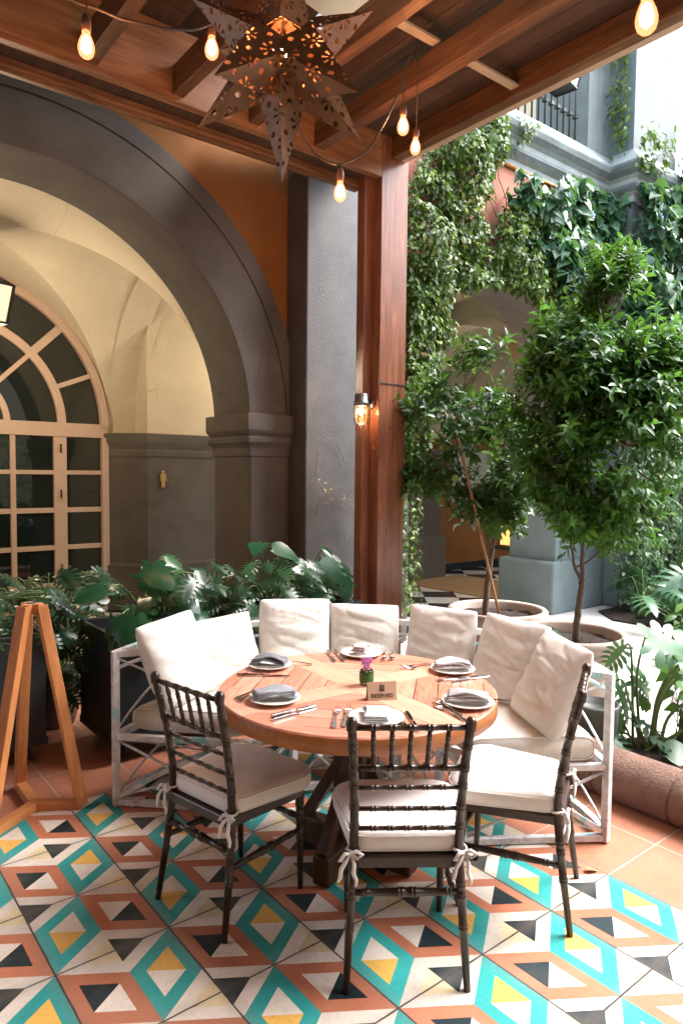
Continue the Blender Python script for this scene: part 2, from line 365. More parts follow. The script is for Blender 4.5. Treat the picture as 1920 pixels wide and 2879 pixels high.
def thing(name, label, cat, loc=(0, 0, 0), rz=0.0, group=None, world=True):
    o = bpy.data.objects.new(name, None); COL.objects.link(o); o.empty_display_size = 0.1
    o.location = loc; o.rotation_euler = (0, 0, rz)
    if world: o['_w'] = 1
    return meta(o, label, cat, group)
def struct(o, kind='structure'): o['kind'] = kind; return o
KIDS = {}
def kids(o): return [c for c in bpy.data.objects if c.parent is o]
def copy_tree(o, parent=None):
    c = o.copy(); COL.objects.link(c)
    if parent is not None: c.parent = parent
    for k in kids(o): copy_tree(k, c)
    return c

# ------------------------------------------------------------------ leaf templates
def strip_leaf(stations, fold=0.25, droop=0.25, wave=0.0):
    """stations: (t, halfwidth). mesh islands: base point, rows of (L, mid, R), tip."""
    v = [(0, 0, 0)]; f = []
    def z(t, w): return -droop * t * t + fold * abs(w)
    rows = []
    for t, wd in stations:
        i = len(v); v += [(-wd, t, z(t, wd) + wave * math.sin(t * 9)), (0, t, z(t, 0)), (wd, t, z(t, wd) - wave * math.sin(t * 9))]; rows.append(i)
    tip = len(v); v.append((0, 1, z(1, 0)))
    r = rows[0]; f += [(0, r + 1, r), (0, r + 2, r + 1)]
    for a, b in zip(rows, rows[1:]): f += [(a, a + 1, b + 1, b), (a + 1, a + 2, b + 2, b + 1)]
    r = rows[-1]; f += [(r, r + 1, tip), (r + 1, r + 2, tip)]
    return v, f
LEAF_LANCE = strip_leaf([(0.18, 0.14), (0.45, 0.21), (0.75, 0.14)], 0.35, 0.3)
LEAF_OVAL = strip_leaf([(0.12, 0.16), (0.35, 0.27), (0.6, 0.25), (0.82, 0.13)], 0.3, 0.35, 0.02)
LEAF_HEART = strip_leaf([(0.02, 0.25), (0.2, 0.38), (0.45, 0.33), (0.72, 0.16)], 0.22, 0.3, 0.02)
def lobed_leaf(nl=7, w=0.48, cut=0.75, lw=0.09, droop=0.35, cup=0.12, heart=0.16):
    """split leaf: central blade plus curved lobes on both sides, one connected island"""
    v = []; f = []; n = nl * 2 + 1; mid = []; inn = {}
    env = lambda t: w * (math.sin(math.pi * min(1, (t * 0.86 + 0.14))) ** 0.75)
    zz = lambda x, y: -droop * y * abs(y) * 1.0 - 0.55 * x * x + cup * abs(x) * 0.6
    for i in range(n + 1):
        t = i / n; mid.append(len(v)); v.append((0, t, zz(0, t)))
    for sd in (-1, 1):
        inner = []
        for i in range(n + 1):
            t = i / n; e = env(t) * (1 - cut) + 0.012; inner.append(len(v)); x = sd * e; v.append((x, t + 0.03 * (1 - t), zz(x, t)))
        for i in range(n):
            q = (mid[i], mid[i + 1], inner[i + 1], inner[i]); f.append(q if sd > 0 else q[::-1])
        for k in range(nl):
            i0 = 2 * k; i1 = 2 * k + 1; t = (i0 + 0.5) / n; L = env(t)
            ang = 0.15 + 1.0 * (t - 0.35)         # lobes sweep forwards towards the tip
            if k == 0: ang = -0.55; L *= 0.9
            px, py = v[inner[i0]][0], v[inner[i0]][1]; qx, qy = v[inner[i1]][0], v[inner[i1]][1]
            prev = (inner[i0], inner[i1]); e0 = abs(px)
            for s_, wf in ((0.45, 1.15), (0.8, 0.95), (1.0, 0.25)):
                ex = sd * (e0 + (L - e0) * s_); yy = t + (L - e0) * s_ * math.sin(ang) + 0.06 * s_ * s_ * (1 if t > .3 else -0.3)
                hw = (1.0 / n) * 0.80 * wf + lw * 0.15 * wf
                a = len(v); v.append((ex, yy - hw, zz(ex, yy))); v.append((ex, yy + hw, zz(ex, yy) + 0.01))
                q = (prev[0], prev[1], a + 1, a); f.append(q if sd > 0 else q[::-1]); prev = (a, a + 1)
    tip = len(v); v.append((0, 1.12, zz(0, 1.12))); 
    return v, f
LEAF_SELLO = lobed_leaf(6, 0.48, 0.74, 0.06, 0.35)
LEAF_MONST = lobed_leaf(4, 0.52, 0.46, 0.50, 0.32)
LEAF_PLAIN = strip_leaf([(-0.12, 0.2), (0.02, 0.36), (0.2, 0.44), (0.45, 0.40), (0.7, 0.25), (0.88, 0.11)], 0.12, 0.35, 0.01)

# ------------------------------------------------------------------ ground
gr = MB().add([(-60, -60, -0.03), (80, -60, -0.03), (80, 60, -0.03), (-60, 60, -0.03)], [(0, 1, 2, 3)]).obj('ground', pale_m); struct(gr)
cf = MB().add([(3.3, -8, -0.012), (14, -8, -0.012), (14, 5.75, -0.012), (3.3, 5.75, -0.012)], [(0, 1, 2, 3)]).obj('courtyard_floor', pale_m); struct(cf)
tf_ = MB().add([(-3, -8, -0.006), (3.42, -8, -0.006), (3.42, 5.75, -0.006), (-3, 5.75, -0.006)], [(0, 1, 2, 3)]).obj('terracotta_floor', terra_m); struct(tf_)
# patterned cement tiles: rhombi on a lattice of square tiles
def tiles():
    vs = []; fs = []; cols = []
    TEAL = (0.035, 0.36, 0.345); ORA = (0.50, 0.18, 0.10); WH = (0.74, 0.66, 0.58); BK = (0.012, 0.026, 0.032); YE = (0.74, 0.43, 0.10); CR = (0.73, 0.60, 0.37)
    X1 = LX + 5 * T; Y1 = LY + 3 * T
    def poly(pts, col):
        # clip to x<=X1 and y<=Y1
        P = [(LX + x * T, LY + y * T) for x, y in pts]
        for ax, lim in ((0, X1), (1, Y1)):
            Q = []
            for i in range(len(P)):
                a, b = P[i - 1], P[i]; ia, ib = a[ax] <= lim + 1e-6, b[ax] <= lim + 1e-6
                if ia != ib:
                    t = (lim - a[ax]) / (b[ax] - a[ax]); Q.append((a[0] + t * (b[0] - a[0]), a[1] + t * (b[1] - a[1])))
                if ib: Q.append(b)
            P = Q
            if len(P) < 3: return
        o = len(vs); vs.extend([(x, y, 0.0) for x, y in P]); fs.append(tuple(range(o, o + len(P)))); cols.append(col)
    def rhomb(A, B, C, D, frame, near, far, nearA):
        """A,C ends of the long diagonal, B,D of the short one; the half near A or C gets colour near"""
        k = 0.54; cx, cy = (A[0] + C[0]) / 2, (A[1] + C[1]) / 2
        q = [(cx + (p[0] - cx) * k, cy + (p[1] - cy) * k) for p in (A, B, C, D)]
        P = (A, B, C, D)
        jit = rnd.uniform(0.82, 1.08); fr = tuple(c * jit for c in frame)
        for i in range(4): poly([P[i], P[(i + 1) % 4], q[(i + 1) % 4], q[i]], fr)
        j1, j2 = rnd.uniform(0.88, 1.06), rnd.uniform(0.9, 1.05)
        na = tuple(c * j1 for c in near); fa = tuple(c * j2 for c in far)
        poly([q[0], q[1], q[3]], na if nearA else fa); poly([q[2], q[3], q[1]], fa if nearA else na)
    for j in range(-26, 4):
        odd = j % 2 != 0
        for i in range(-10, 7):
            x = i + (0.5 if odd else 0); y = j
            rhomb((x, y), (x + .5, y - 1 / 3), (x + 1, y), (x + .5, y + 1 / 3), WH, CR, BK, True)
            rhomb((x, y), (x, y + 2 / 3), (x + .5, y + 1), (x + .5, y + 1 / 3), TEAL, YE, WH, not odd)
            # orange: between (x+.5,y+1) and (x+1,y)
            rhomb((x + .5, y + 1), (x + .5, y + 1 / 3), (x + 1, y), (x + 1, y + 2 / 3), ORA, BK, WH, odd)
    me = bpy.data.meshes.new('patterned_tile_floor'); me.from_pydata(vs, [], fs); me.materials.append(tile_m)
    ca = me.color_attributes.new('Col', 'FLOAT_COLOR', 'CORNER'); arr = []
    for f, c in zip(fs, cols): arr += [(*c, 1.0)] * len(f)
    ca.data.foreach_set('color', np.array(arr, 'f').ravel())
    bm = bmesh.new(); bm.from_mesh(me); bmesh.ops.recalc_face_normals(bm, faces=bm.faces)
    for f in bm.faces:
        if f.normal.z < 0: f.normal_flip()
    bm.to_mesh(me); bm.free()
    o = bpy.data.objects.new('patterned_tile_floor', me); COL.objects.link(o); struct(o)
tiles()
# corridor floor: black and white diagonal tiles
def corridor():
    m, nt, b = newmat('checker_tile'); v = coords(nt, (1, 1, 1), (0, 0, R(40)))
    ck = N(nt, 'ShaderNodeTexChecker', Scale=2.2); ck.inputs[1].default_value = (0.03, 0.035, 0.035, 1); ck.inputs[2].default_value = (0.72, 0.72, 0.68, 1)
    nt.links.new(v, ck.inputs[0]); c = mix(nt, 1.0, ck.outputs[0], ramp(nt, noise_(nt, v, 6), [(0.3, (0.8,) * 3), (0.7, (1,) * 3)]), 'MULTIPLY')
    nt.links.new(c, b.inputs['Base Color']); b.inputs['Roughness'].default_value = 0.22
    o = MB().add([(-3, 5.1, 0.0), (14, 5.1, 0.0), (14, 8.5, 0.0), (-3, 8.5, 0.0)], [(0, 1, 2, 3)]).obj('corridor_floor', m); struct(o)
    matm = mat('coir_mat', (0.27, 0.17, 0.085), 0.95, 0.15, 10, 0.8, 150, 0.006)
    MM = Matrix.Translation((8.05, 6.9, 0)) @ Matrix.Rotation(R(2), 4, 'Z')
    o = MB().box(-0.62, 0.75, -1.25, 0.92, 0.004, 0.018, MM).obj('floor_mat', matm, bevel=0.004)
    meta(o, 'brown woven floor mat lying on the black and white corridor tiles', 'mat')
corridor()

# ------------------------------------------------------------------ arcade building
B = thing('arcade_building', 'old orange and grey building with big arches, vaulted corridor and balcony above', 'building', (1.3, 5.1, 0))
WY0, WY1, BY = 5.1, 5.66, 8.4
def arch_pts(cx, zc, r, n=48, rz=None, p=2.0):
    rz = rz or r; out = []
    for i in range(n + 1):
        a = math.pi * i / n; c, s_ = math.cos(a), math.sin(a)
        out.append((cx + r * math.copysign(abs(c) ** (2 / p), c), zc + rz * abs(s_) ** (2 / p)))
    return out      # right to left
A1 = dict(cx=1.303, zc=2.10, r=1.755); A2 = dict(cx=6.17, zc=2.15, r=1.32, rz=1.68, p=3.2)
def wall_with_arches(y0, y1, x0, x1, ztop, arches, name, m):
    mb = MB(); xs = [x0]
    for A in arches: xs += [A['cx'] - A['r'], A['cx'] + A['r']]
    xs.append(x1)
    for i in range(0, len(xs), 2):
        if xs[i + 1] > xs[i]:
            if xs[i] < 4 < xs[i + 1]: mb.box(xs[i], 4.0, y0, y1, 0, ztop); mb.box(4.0, xs[i + 1], y0, y1, 0, ztop)
            else: mb.box(xs[i], xs[i + 1], y0, y1, 0, ztop)
    for A in arches:
        pts = arch_pts(A['cx'], A['zc'], A['r'], 64, A.get('rz'), A.get('p', 2))
        n = len(pts); vs = []
        for x, z in pts: vs += [(x, y0, z), (x, y1, z), (x, y0, ztop), (x, y1, ztop)]
        fs = []
        for i in range(n - 1):
            a, b = 4 * i, 4 * (i + 1)
            fs += [(a, b, b + 2, a + 2), (a + 1, a + 3, b + 3, b + 1), (a, a + 1, b + 1, b)]
        mb.add(vs, fs)
    return mb.obj(name, m, B, fixn=False)
# core of the wall sits 2 cm behind the painted faces; grey intrados
ow = wall_with_arches(WY0, WY1, -1.6, 9.9, 5.25, [A1, A2], 'arched_wall', [orange])
# colour: orange left of the big pillar, faded pink right of it: split by faces
ow.data.materials.append(pink); ow.data.materials.append(stone); ow.data.materials.append(bluegrey); ow.data.materials.append(cream)
for p in ow.data.polygons:
    c = p.center
    if abs(p.normal.y) < 0.5 and c.z > 2.1 and c.z < 5.2: p.material_index = 2
    elif c.y > WY1 - 0.02: p.material_index = 4
    elif c.x > 4.2 and c.x != 0: p.material_index = 1
def ring(cx, zc, r0, r1, y0, y1, name, m, rz0=None, rz1=None, p=2.0, groove=None, a0=0):
    mb = MB(); a = arch_pts(cx, zc, r0, 72, rz0, p); b = arch_pts(cx, zc, r1, 72, rz1, p); vs = []
    for (x0, z0), (x1, z1) in zip(a, b): vs += [(x0, y0, z0), (x1, y0, z1), (x1, y1, z1), (x0, y1, z0)]
    fs = []
    for i in range(len(a) - 1):
        k, l = 4 * i, 4 * (i + 1)
        for j in range(4): fs.append((k + j, k + (j + 1) % 4, l + (j + 1) % 4, l + j))
    mb.add(vs, fs); return mb
# voussoir band of arch 1: broad face, groove, outer fillet
mb = ring(A1['cx'], A1['zc'], 1.722, 2.095, 5.045, 5.65, 'x', stone)
b2 = ring(A1['cx'], A1['zc'], 2.110, 2.245, 5.052, 5.12, 'x', stone); mb.add(b2.v, b2.f)
b2 = ring(A1['cx'], A1['zc'], 2.08, 2.12, 5.068, 5.12, 'x', stone); mb.add(b2.v, b2.f)
b2 = ring(A1['cx'], A1['zc'], 1.722, 1.79, 5.030, 5.05, 'x', stone); mb.add(b2.v, b2.f)
mb.obj('arch_surround', stone, B, bevel=0.006)
def rr(r, k): return r * k
mb = ring(A2['cx'], A2['zc'], 1.305, 1.37, 5.085, 5.65, 'x', stone, 1.665, 1.73, 3.2); mb.obj('arch_surround', stone, B, bevel=0.006)
# piers with capitals
def pier(x0, x1, y0, y1, z1, m, capdir=(1, 1), base=0.0):
    mb = MB(); mb.box(x0, x1, y0, y1, 0, z1)
    return mb
capprof = [(-0.015, 1.82), (0.012, 1.83), (0.012, 1.90), (0.03, 1.93), (0.045, 1.945), (0.045, 1.985), (0.025, 2.0), (0.05, 2.03), (0.06, 2.05), (0.06, 2.185), (-0.015, 2.185)]
def capital(x0, x1, y0, y1, name='capital', m=stone, dz=0.0):
    path = [(x0, y0), (x0, y1), (x1, y1), (x1, y0)]      # travel so that right side is outwards
    path = [(x0, y1), (x0, y0), (x1, y0), (x1, y1)][::-1]
    mb = MB(); mb.sweep([(x0, y1), (x0, y0), (x1, y0), (x1, y1)], [(a, z + dz) for a, z in capprof], closed=True)
    mb.obj(name, m, B, bevel=0.005)
px0 = 3.045
MB().box(px0, 3.435, 5.05, 5.68, 0, 2.17).obj('pier', stone, B, bevel=0.012)
MB().box(px0 - 0.035, 3.44, 5.01, 5.72, 0, 0.55).obj('pier_base', stone, B, bevel=0.015)
capital(px0, 3.45, 5.05, 5.68)
MB().box(-0.85, -0.41, 5.05, 5.68, 0, 2.17).obj('pier', stone, B, bevel=0.012); capital(-0.85, -0.41, 5.05, 5.68)
# the big square pillar between the two arches
MB().box(3.43, 4.06, 4.80, 5.10, 0, 7.0).obj('pillar', pit, B, bevel=0.012)
MB().box(3.39, 4.10, 4.745, 5.10, 0, 0.72).obj('pillar_base', stone, B, bevel=0.02)
# right pier of the second arch, with its plinth
MB().box(7.36, 8.36, 5.02, 5.72, 0.6, 2.3).obj('pier', bluegrey, B, bevel=0.015)
MB().box(7.24, 8.37, 4.96, 5.80, -0.02, 0.63).obj('pier_base', bluegrey, B, bevel=0.03)
capital(7.36, 8.34, 5.02, 5.72, m=bluegrey)
MB().box(4.5, 4.86, 5.02, 5.7, 0, 2.2).obj('pier', stone, B, bevel=0.012)
# back wall, window wall and toilet wall
mb = MB(); mb.box(-1.6, 3.0, BY, BY + 0.3, 0, 5.1); mb.box(3.0, 14, BY + 0.001, BY + 0.3, 0, 5.1)
bw = mb.obj('back_wall', [cream, orange], B)
for p in bw.data.polygons:
    if p.center.x > 3.0: p.material_index = 0
MB().box(8.45, 12.6, BY - 0.02, BY, 0.12, 2.3).obj('orange_panel', orange, B)
MB().box(8.45, 12.6, BY - 0.03, BY, 0.0, 0.12).obj('skirting', black_band, B)
# toilet wall in front of the back wall with a 45 degree return
TW = [(7.9, BY - .002), (7.9, 8.0), (3.39, 8.0), (3.39, BY - .002)]
MB().prism(TW, 'Z', 2.12, 5.0).obj('inner_wall', cream, B, bevel=0.01)
dprof = [(0.0, 0), (0.05, 0), (0.05, 0.55), (0.012, 0.58), (0.012, 1.85), (0.03, 1.88), (0.03, 1.93), (0.02, 1.96), (0.05, 2.04), (0.055, 2.14), (0, 2.15)]
MB().sweep([(3.03, BY + .05), (3.03, 8.36), (3.39, 8.0), (7.54, 8.0)], [(-a if False else a, z) for a, z in dprof]).obj('dado', stone, B, bevel=0.006)
MB().prism([(7.2, 8.4), (7.2, 8.001), (3.392, 8.001), (3.032, 8.361), (3.032, 8.4)], 'Z', 0, 2.145).obj('dado_core', stone, B)
# grey pilaster between corridor bays
MB().box(7.55, 8.40, 7.92, BY, 0, 1.98).obj('pilaster', stone, B, bevel=0.012)
MB().box(7.50, 8.49, 7.87, BY, 0, 0.69).obj('pilaster_base', stone, B, bevel=0.02)
mb = MB(); mb.sweep([(7.55, BY), (7.55, 7.92), (8.40, 7.92), (8.40, BY)], [(a, z - 0.1) for a, z in capprof], closed=True); mb.obj('capital', stone, B, bevel=0.005)
# groin vaults
def vault(x0, x1, y0, y1, zc, h, n=64, p=2.0):
    mb = MB(); vs = []; cx, cy = (x0 + x1) / 2, (y0 + y1) / 2
    S = [math.sin(-math.pi / 2 + math.pi * i / n) for i in range(n + 1)]
    for i in range(n + 1):
        for j in range(n + 1):
            u, v_ = S[i], S[j]
            zb = max(max(0, 1 - abs(u) ** p) ** (1 / p), max(0, 1 - abs(v_) ** p) ** (1 / p))
            vs.append((cx + u * (x1 - x0) / 2, cy + v_ * (y1 - y0) / 2, zc + h * zb))
    fs = []
    for i in range(n):
        for j in range(n):
            a = i * (n + 1) + j; b, c, d = a + 1, a + n + 2, a + n + 1
            if (i - n / 2 + .5) * (j - n / 2 + .5) > 0: fs += [(a, c, b), (a, d, c)]
            else: fs += [(a, d, b), (b, d, c)]
    mb.add(vs, fs, False); return mb
vault(-0.47, 3.08, WY1, BY, 2.15, 1.74).obj('vault', cream, B)
vault(3.38, 7.75, WY1, 8.02, 2.15, 2.6, p=2.6).obj('vault', cream, B)
vault(8.1, 11.9, WY1, BY, 2.15, 1.88).obj('vault', cream, B)
# bands of vault between bays
for xa, xb in ((3.06, 3.42), (7.73, 8.13)):
    mb = MB(); n = 40; vs = []; cy = (WY1 + BY) / 2; hy = (BY - WY1) / 2
    for i in range(n + 1):
        a = math.pi * i / n
        for x in (xa, xb): vs.append((x, cy + hy * math.cos(a), 2.15 + 1.71 * math.sin(a)))
    mb.add(vs, [(2 * i, 2 * i + 1, 2 * i + 3, 2 * i + 2) for i in range(n)], True); mb.obj('vault_rib', cream, B)
MB().box(-1.6, 14, WY1, BY + .3, 5.0, 5.1).obj('upper_floor', cream, B)
MB().box(-1.7, -1.6, WY0, BY + .3, 0, 5.0).obj('end_wall', cream, B)

# arched window
def window():
    cx, zc, y = 1.385, 2.17, BY
    W = 1.655; mb = MB(); y0, y1 = y - 0.06, y - 0.004
    def rg(r0, r1, ya=y0):
        b = ring(cx, zc + 0.04, r0, r1, ya, y1, 'x', None); mb.add(b.v, b.f)
    rg(1.565, W, y0 - 0.03); rg(1.075, 1.17)
    rg(0.50, 0.57)
    for k in range(1, 8):
        a = math.pi * k / 8; c, s_ = math.cos(a), math.sin(a)
        mb.bar((cx + 1.12 * c, y - 0.03, zc + .04 + 1.12 * s_), (cx + 1.6 * c, y - 0.03, zc + .04 + 1.6 * s_), 0.055 if k % 2 else 0.09, 0.05, up=(0, 1, 0))
    for k in (2, 4, 6):
        a = math.pi * k / 8; c, s_ = math.cos(a), math.sin(a)
        mb.bar((cx + 0.54 * c, y - 0.03, zc + .04 + 0.54 * s_), (cx + 1.12 * c, y - 0.03, zc + .04 + 1.12 * s_), 0.05, 0.05, up=(0, 1, 0))
    mb.box(cx - W, cx + W, y0 - 0.01, y1, 2.085, 2.245)
    for sx in (-1, 1):
        for xa, xb in ((1.574, W), (1.026, 1.171), (0.559, 0.616), (0.0, 0.05)):
            a, b = sorted((cx + sx * xa, cx + sx * xb)); mb.box(a, b, y0 - (0.03 if xb == W else 0.0), y1 - 0.001, 0.0, 2.09)
    for z0, z1 in ((1.646, 1.695), (1.203, 1.261), (0.769, 0.824), (0.335, 0.385), (0.0, 0.09)):
        mb.box(cx - W + .03, cx + W - .03, y0 + 0.008, y1 - 0.003, z0, z1)
    wn = mb.obj('arched_window', frame_m, B, bevel=0.005)
    g = MB(); pts = arch_pts(cx, zc, 1.60, 48) + [(cx - 1.60, 0.02), (cx + 1.60, 0.02)]
    g.add([(x, y - 0.02, z) for x, z in pts], [tuple(range(len(pts)))]); g.obj('glass_pane', win_g, wn)
    for z in (0.55, 1.42, 1.95):
        for sx in (-1, 1):
            h = MB(); h.tube([(cx + sx * 1.10, y0 - 0.014, z - 0.05), (cx + sx * 1.10, y0 - 0.014, z + 0.05)], 0.010, 8); h.obj('hinge', iron, wn)
window()
# cornice and upper storey
cprof = [(-0.02, 5.12), (0.05, 5.12), (0.05, 5.2), (0.11, 5.23), (0.15, 5.28), (0.12, 5.33), (0.12, 5.39), (0.18, 5.42), (0.24, 5.48), (0.25, 5.54), (0.21, 5.585), (-0.02, 5.80)]
cpath = [(9.45, 5.2), (9.45, 4.74), (8.38, 4.74), (8.38, 5.1), (-1.6, 5.1)][::-1]
co = MB().sweep([(a, b) for a, b in cpath], [(o * 0.72, z) for o, z in cprof]).obj('cornice', [mat('weathered_cornice', (0.13, 0.16, 0.155), 0.85, 0.35, 6, 0.9, 50, 0.012, stain=0.6, stainc=(0.04, 0.055, 0.05)), mat('pale_cornice', (0.34, 0.39, 0.385), 0.85, 0.15, 5, 0.8, 50, 0.01, stain=0.5, stainc=(0.15, 0.18, 0.17))], B)
for p in co.data.polygons:
    z = p.center.z; p.material_index = 0 if (5.42 < z < 5.585 or 5.22 < z < 5.34) else 1
MB().box(8.38, 9.45, 4.74, 5.7, 0, 5.2).obj('projecting_bay', bluegrey, B)
MB().box(8.38, 9.45, 4.745, 5.7, 5.2, 11).obj('projecting_bay', [lit_st, bluegrey], B)
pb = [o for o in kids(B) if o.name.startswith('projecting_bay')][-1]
for p in pb.data.polygons: p.material_index = 1 if p.normal.x < -0.5 else 0  # front coloured pale as the lit face, side greyer as the shaded one
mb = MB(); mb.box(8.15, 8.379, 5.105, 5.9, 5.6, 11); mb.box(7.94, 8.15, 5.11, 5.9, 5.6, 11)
mb.obj('window_jamb', [lit_st, bluegrey], B)
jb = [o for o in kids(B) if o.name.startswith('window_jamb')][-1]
for p in jb.data.polygons: p.material_index = 1 if p.normal.x < -0.5 else 0  # same lit and shaded tones put into the jamb colours by facing
MB().box(4.0, 5.9, 5.105, 5.9, 5.6, 11).obj('upper_wall', bluegrey, B)
mb = MB(); mb.box(4.0, 8.4, 8.3, 8.5, 4.45, 11); mb.box(8.38, 8.5, 5.9, 8.3, 4.45, 11); mb.obj('upper_room_wall', cream, B)
mb = ring(7.0, 7.2, 1.0, 1.3, 7.2, 7.5, 'x', cream); mb.obj('upper_arch', cream, B)
MB().box(9.45, 9.8, 5.2, 5.7, 0, 11).obj('end_pier', mat('taupe_stucco', (0.22, 0.2, 0.18), 0.85), B)
MB().box(-1.6, 3.43, 5.1, 5.3, 5.2, 7).obj('parapet', orange, B)
# balcony railing
rl = MB()
for i in range(16):
    x = 5.92 + i * 0.125; rl.tube([(x, 5.20, 5.70), (x, 5.20, 7.0)], 0.011, 8)
    rl.box(x - 0.028, x + 0.028, 5.172, 5.228, 6.13, 6.17)
rl.box(5.9, 7.94, 5.20, 5.24, 7.0, 7.04); rl.obj('balcony_railing', iron, B)
# conduit
cd = MB().tube([(6.2, 5.07, 5.13), (7.5, 5.07, 5.12), (7.56, 5.07, 5.06)], 0.016, 10).obj('orange_conduit', mat('orange_pvc', (0.75, 0.28, 0.03), 0.4)); meta(cd, 'thin orange conduit pipe fixed under the grey cornice', 'pipe')
# far building to the right of the courtyard
F = thing('far_building', 'distant building with dark glazed door at the right end of the courtyard', 'building', (13, 6.3, 0))
MB().box(13, 13.4, -9, 14, 0, 6.0).obj('wall', mat('dim_green_plaster', (0.12, 0.14, 0.12), 0.85, 0.2, 2), F)
dm = MB()
for a, b, c_, d in ((5.3, 5.4, 0, 2.6), (6.4, 6.5, 0, 2.6), (5.86, 5.92, 0, 2.6)): dm.box(12.93, 13.0, a, b, c_, d)
for z in (0.35, 1.05, 1.68, 2.5): dm.box(12.935, 13.0, 5.4, 6.4, z, z + 0.08)
fd = dm.obj('glazed_door', mat('grey_green_paint', (0.42, 0.45, 0.4), 0.6), F)
MB().box(12.96, 12.99, 5.4, 6.4, 0.0, 2.5).obj('glass_pane', win_g, fd)
# unseen left wall added to block skylight; rear building also reflects, raised to cut sky
SW = thing('added_side_wall', 'added terracotta wall outside the picture, blocking sky light from the left of the terrace', 'building', (-4.2, 0, 0))
MB().box(-4.5, -4.2, -9, 5.1, 0, 5.4).obj('wall', orange, SW)
H2 = thing('opposite_building', 'plain cream building behind the camera across the court, unseen and raised to cut sky light', 'building', (0, -9, 0))
MB().box(-10, 16, -9.4, -9, 0, 9.0).obj('wall', mat('opposite_plaster', (0.35, 0.28, 0.2), 0.85), H2)

# ------------------------------------------------------------------ pergola
P = thing('timber_pergola', 'reddish brown timber pergola with square post, joists and cream canvas over the table', 'pergola', (3.63, 4.1, 0))
MB().box(3.63, 3.905, 4.10, 4.30, 0, 4.40).obj('post', w_z, P, bevel=0.004)
MB().box(3.55, 3.63, 4.205, 4.295, 0, 4.0).obj('post_lining', w_z, P, bevel=0.004)
MB().box(3.62, 3.91, 4.094, 4.10, 2.395, 2.402).obj('post_joint', iron, P)
led = MB().box(-2.0, 3.628, 4.10, 4.16, 3.965, 4.40).obj('ledger_beam', wood('ledger_wood', (0.42, 0.21, 0.09), (0.20, 0.085, 0.035), 'X'), P, bevel=0.004)
MB().box(-2.0, 3.628, 4.16, 4.36, 3.985, 4.20).obj('shaded_ledger_soffit', w_dark, P)  # dark wood stands in for the shade under the ledger
mb = MB(); mb.box(-2.0, 3.56, 4.30, 4.34, 3.90, 3.984); mb.box(-2.0, 3.56, 4.285, 4.30, 3.925, 3.945); mb.obj('lower_moulding', w_x, P, bevel=0.004)
def rafter(x0, x1, z0, z1, y0=-5.0, y1=4.10, name='rafter'):
    return MB().box(x0, x1, y0, y1, z0, z1).obj(name, w_y, P, bevel=0.005)
for x0, x1 in ((0.80, 0.88), (0.18, 0.26), (-0.45, -0.37), (1.37, 1.45), (1.91, 1.985), (2.45, 2.53)): rafter(x0, x1, 4.0, 4.17)
rafter(2.985, 3.07, 4.0, 4.15, name='main_beam')
rafter(3.72, 3.81, 4.125, 4.28, y1=4.098, name='outer_beam')
MB().box(3.812, 3.874, -5.0, 4.098, 4.132, 4.23).obj('drip_trim', w_trim, P, bevel=0.004)
# boarding above
mb = MB()
for i in range(12):
    x = 2.70 + i * 0.13
    if x > 3.85: break
    mb.box(x, x + 0.124, -5.0, 5.02, 4.285, 4.31)
mb.obj('roof_boards', w_dark, P)
mb = MB()
for i in range(50):
    y = 3.93 - i * 0.165
    mb.box(-4.0, 1.94, y, y + 0.159, 4.40, 4.42)
mb.obj('ceiling_boards', w_dark, P)
MB().box(-4, 2.35, -5.0, 5.05, 4.63, 4.66).obj('shading_roof_sheet', w_dark, P)  # roof run far back and left, out of view, to shut out skylight
MB().box(2.0, 2.9, 2.6, 5.05, 4.80, 4.82).obj('shading_roof_sheet', w_dark, P)  # extra overhead panel added to stop sun striking the ledger
for a in ((2.54, 3.0), (3.06, 3.73)):
    MB().box(a[0], a[1], 2.90, 2.96, 4.17, 4.185).obj('batten', w_pale, P)
# canvas: sagging sheet
mb = MB(); n = 28; vs = []
for i in range(n + 1):
    for j in range(n + 1):
        u, v_ = i / n, j / n; x = 1.96 + 0.92 * u; y = -4.9 + 8.27 * v_
        sag = 0.24 * max(0.0, math.sin(math.pi * u)) ** 0.6 * (0.35 + 0.65 * abs(math.sin(v_ * math.pi * 6))) + 0.012 * math.sin(14 * u + 5 * v_)
        vs.append((x, y, 4.44 - sag))
mb.add(vs, [(i * (n + 1) + j, (i + 1) * (n + 1) + j, (i + 1) * (n + 1) + j + 1, i * (n + 1) + j + 1) for i in range(n) for j in range(n)], True)
mb.obj('canvas_canopy', canvas, P)

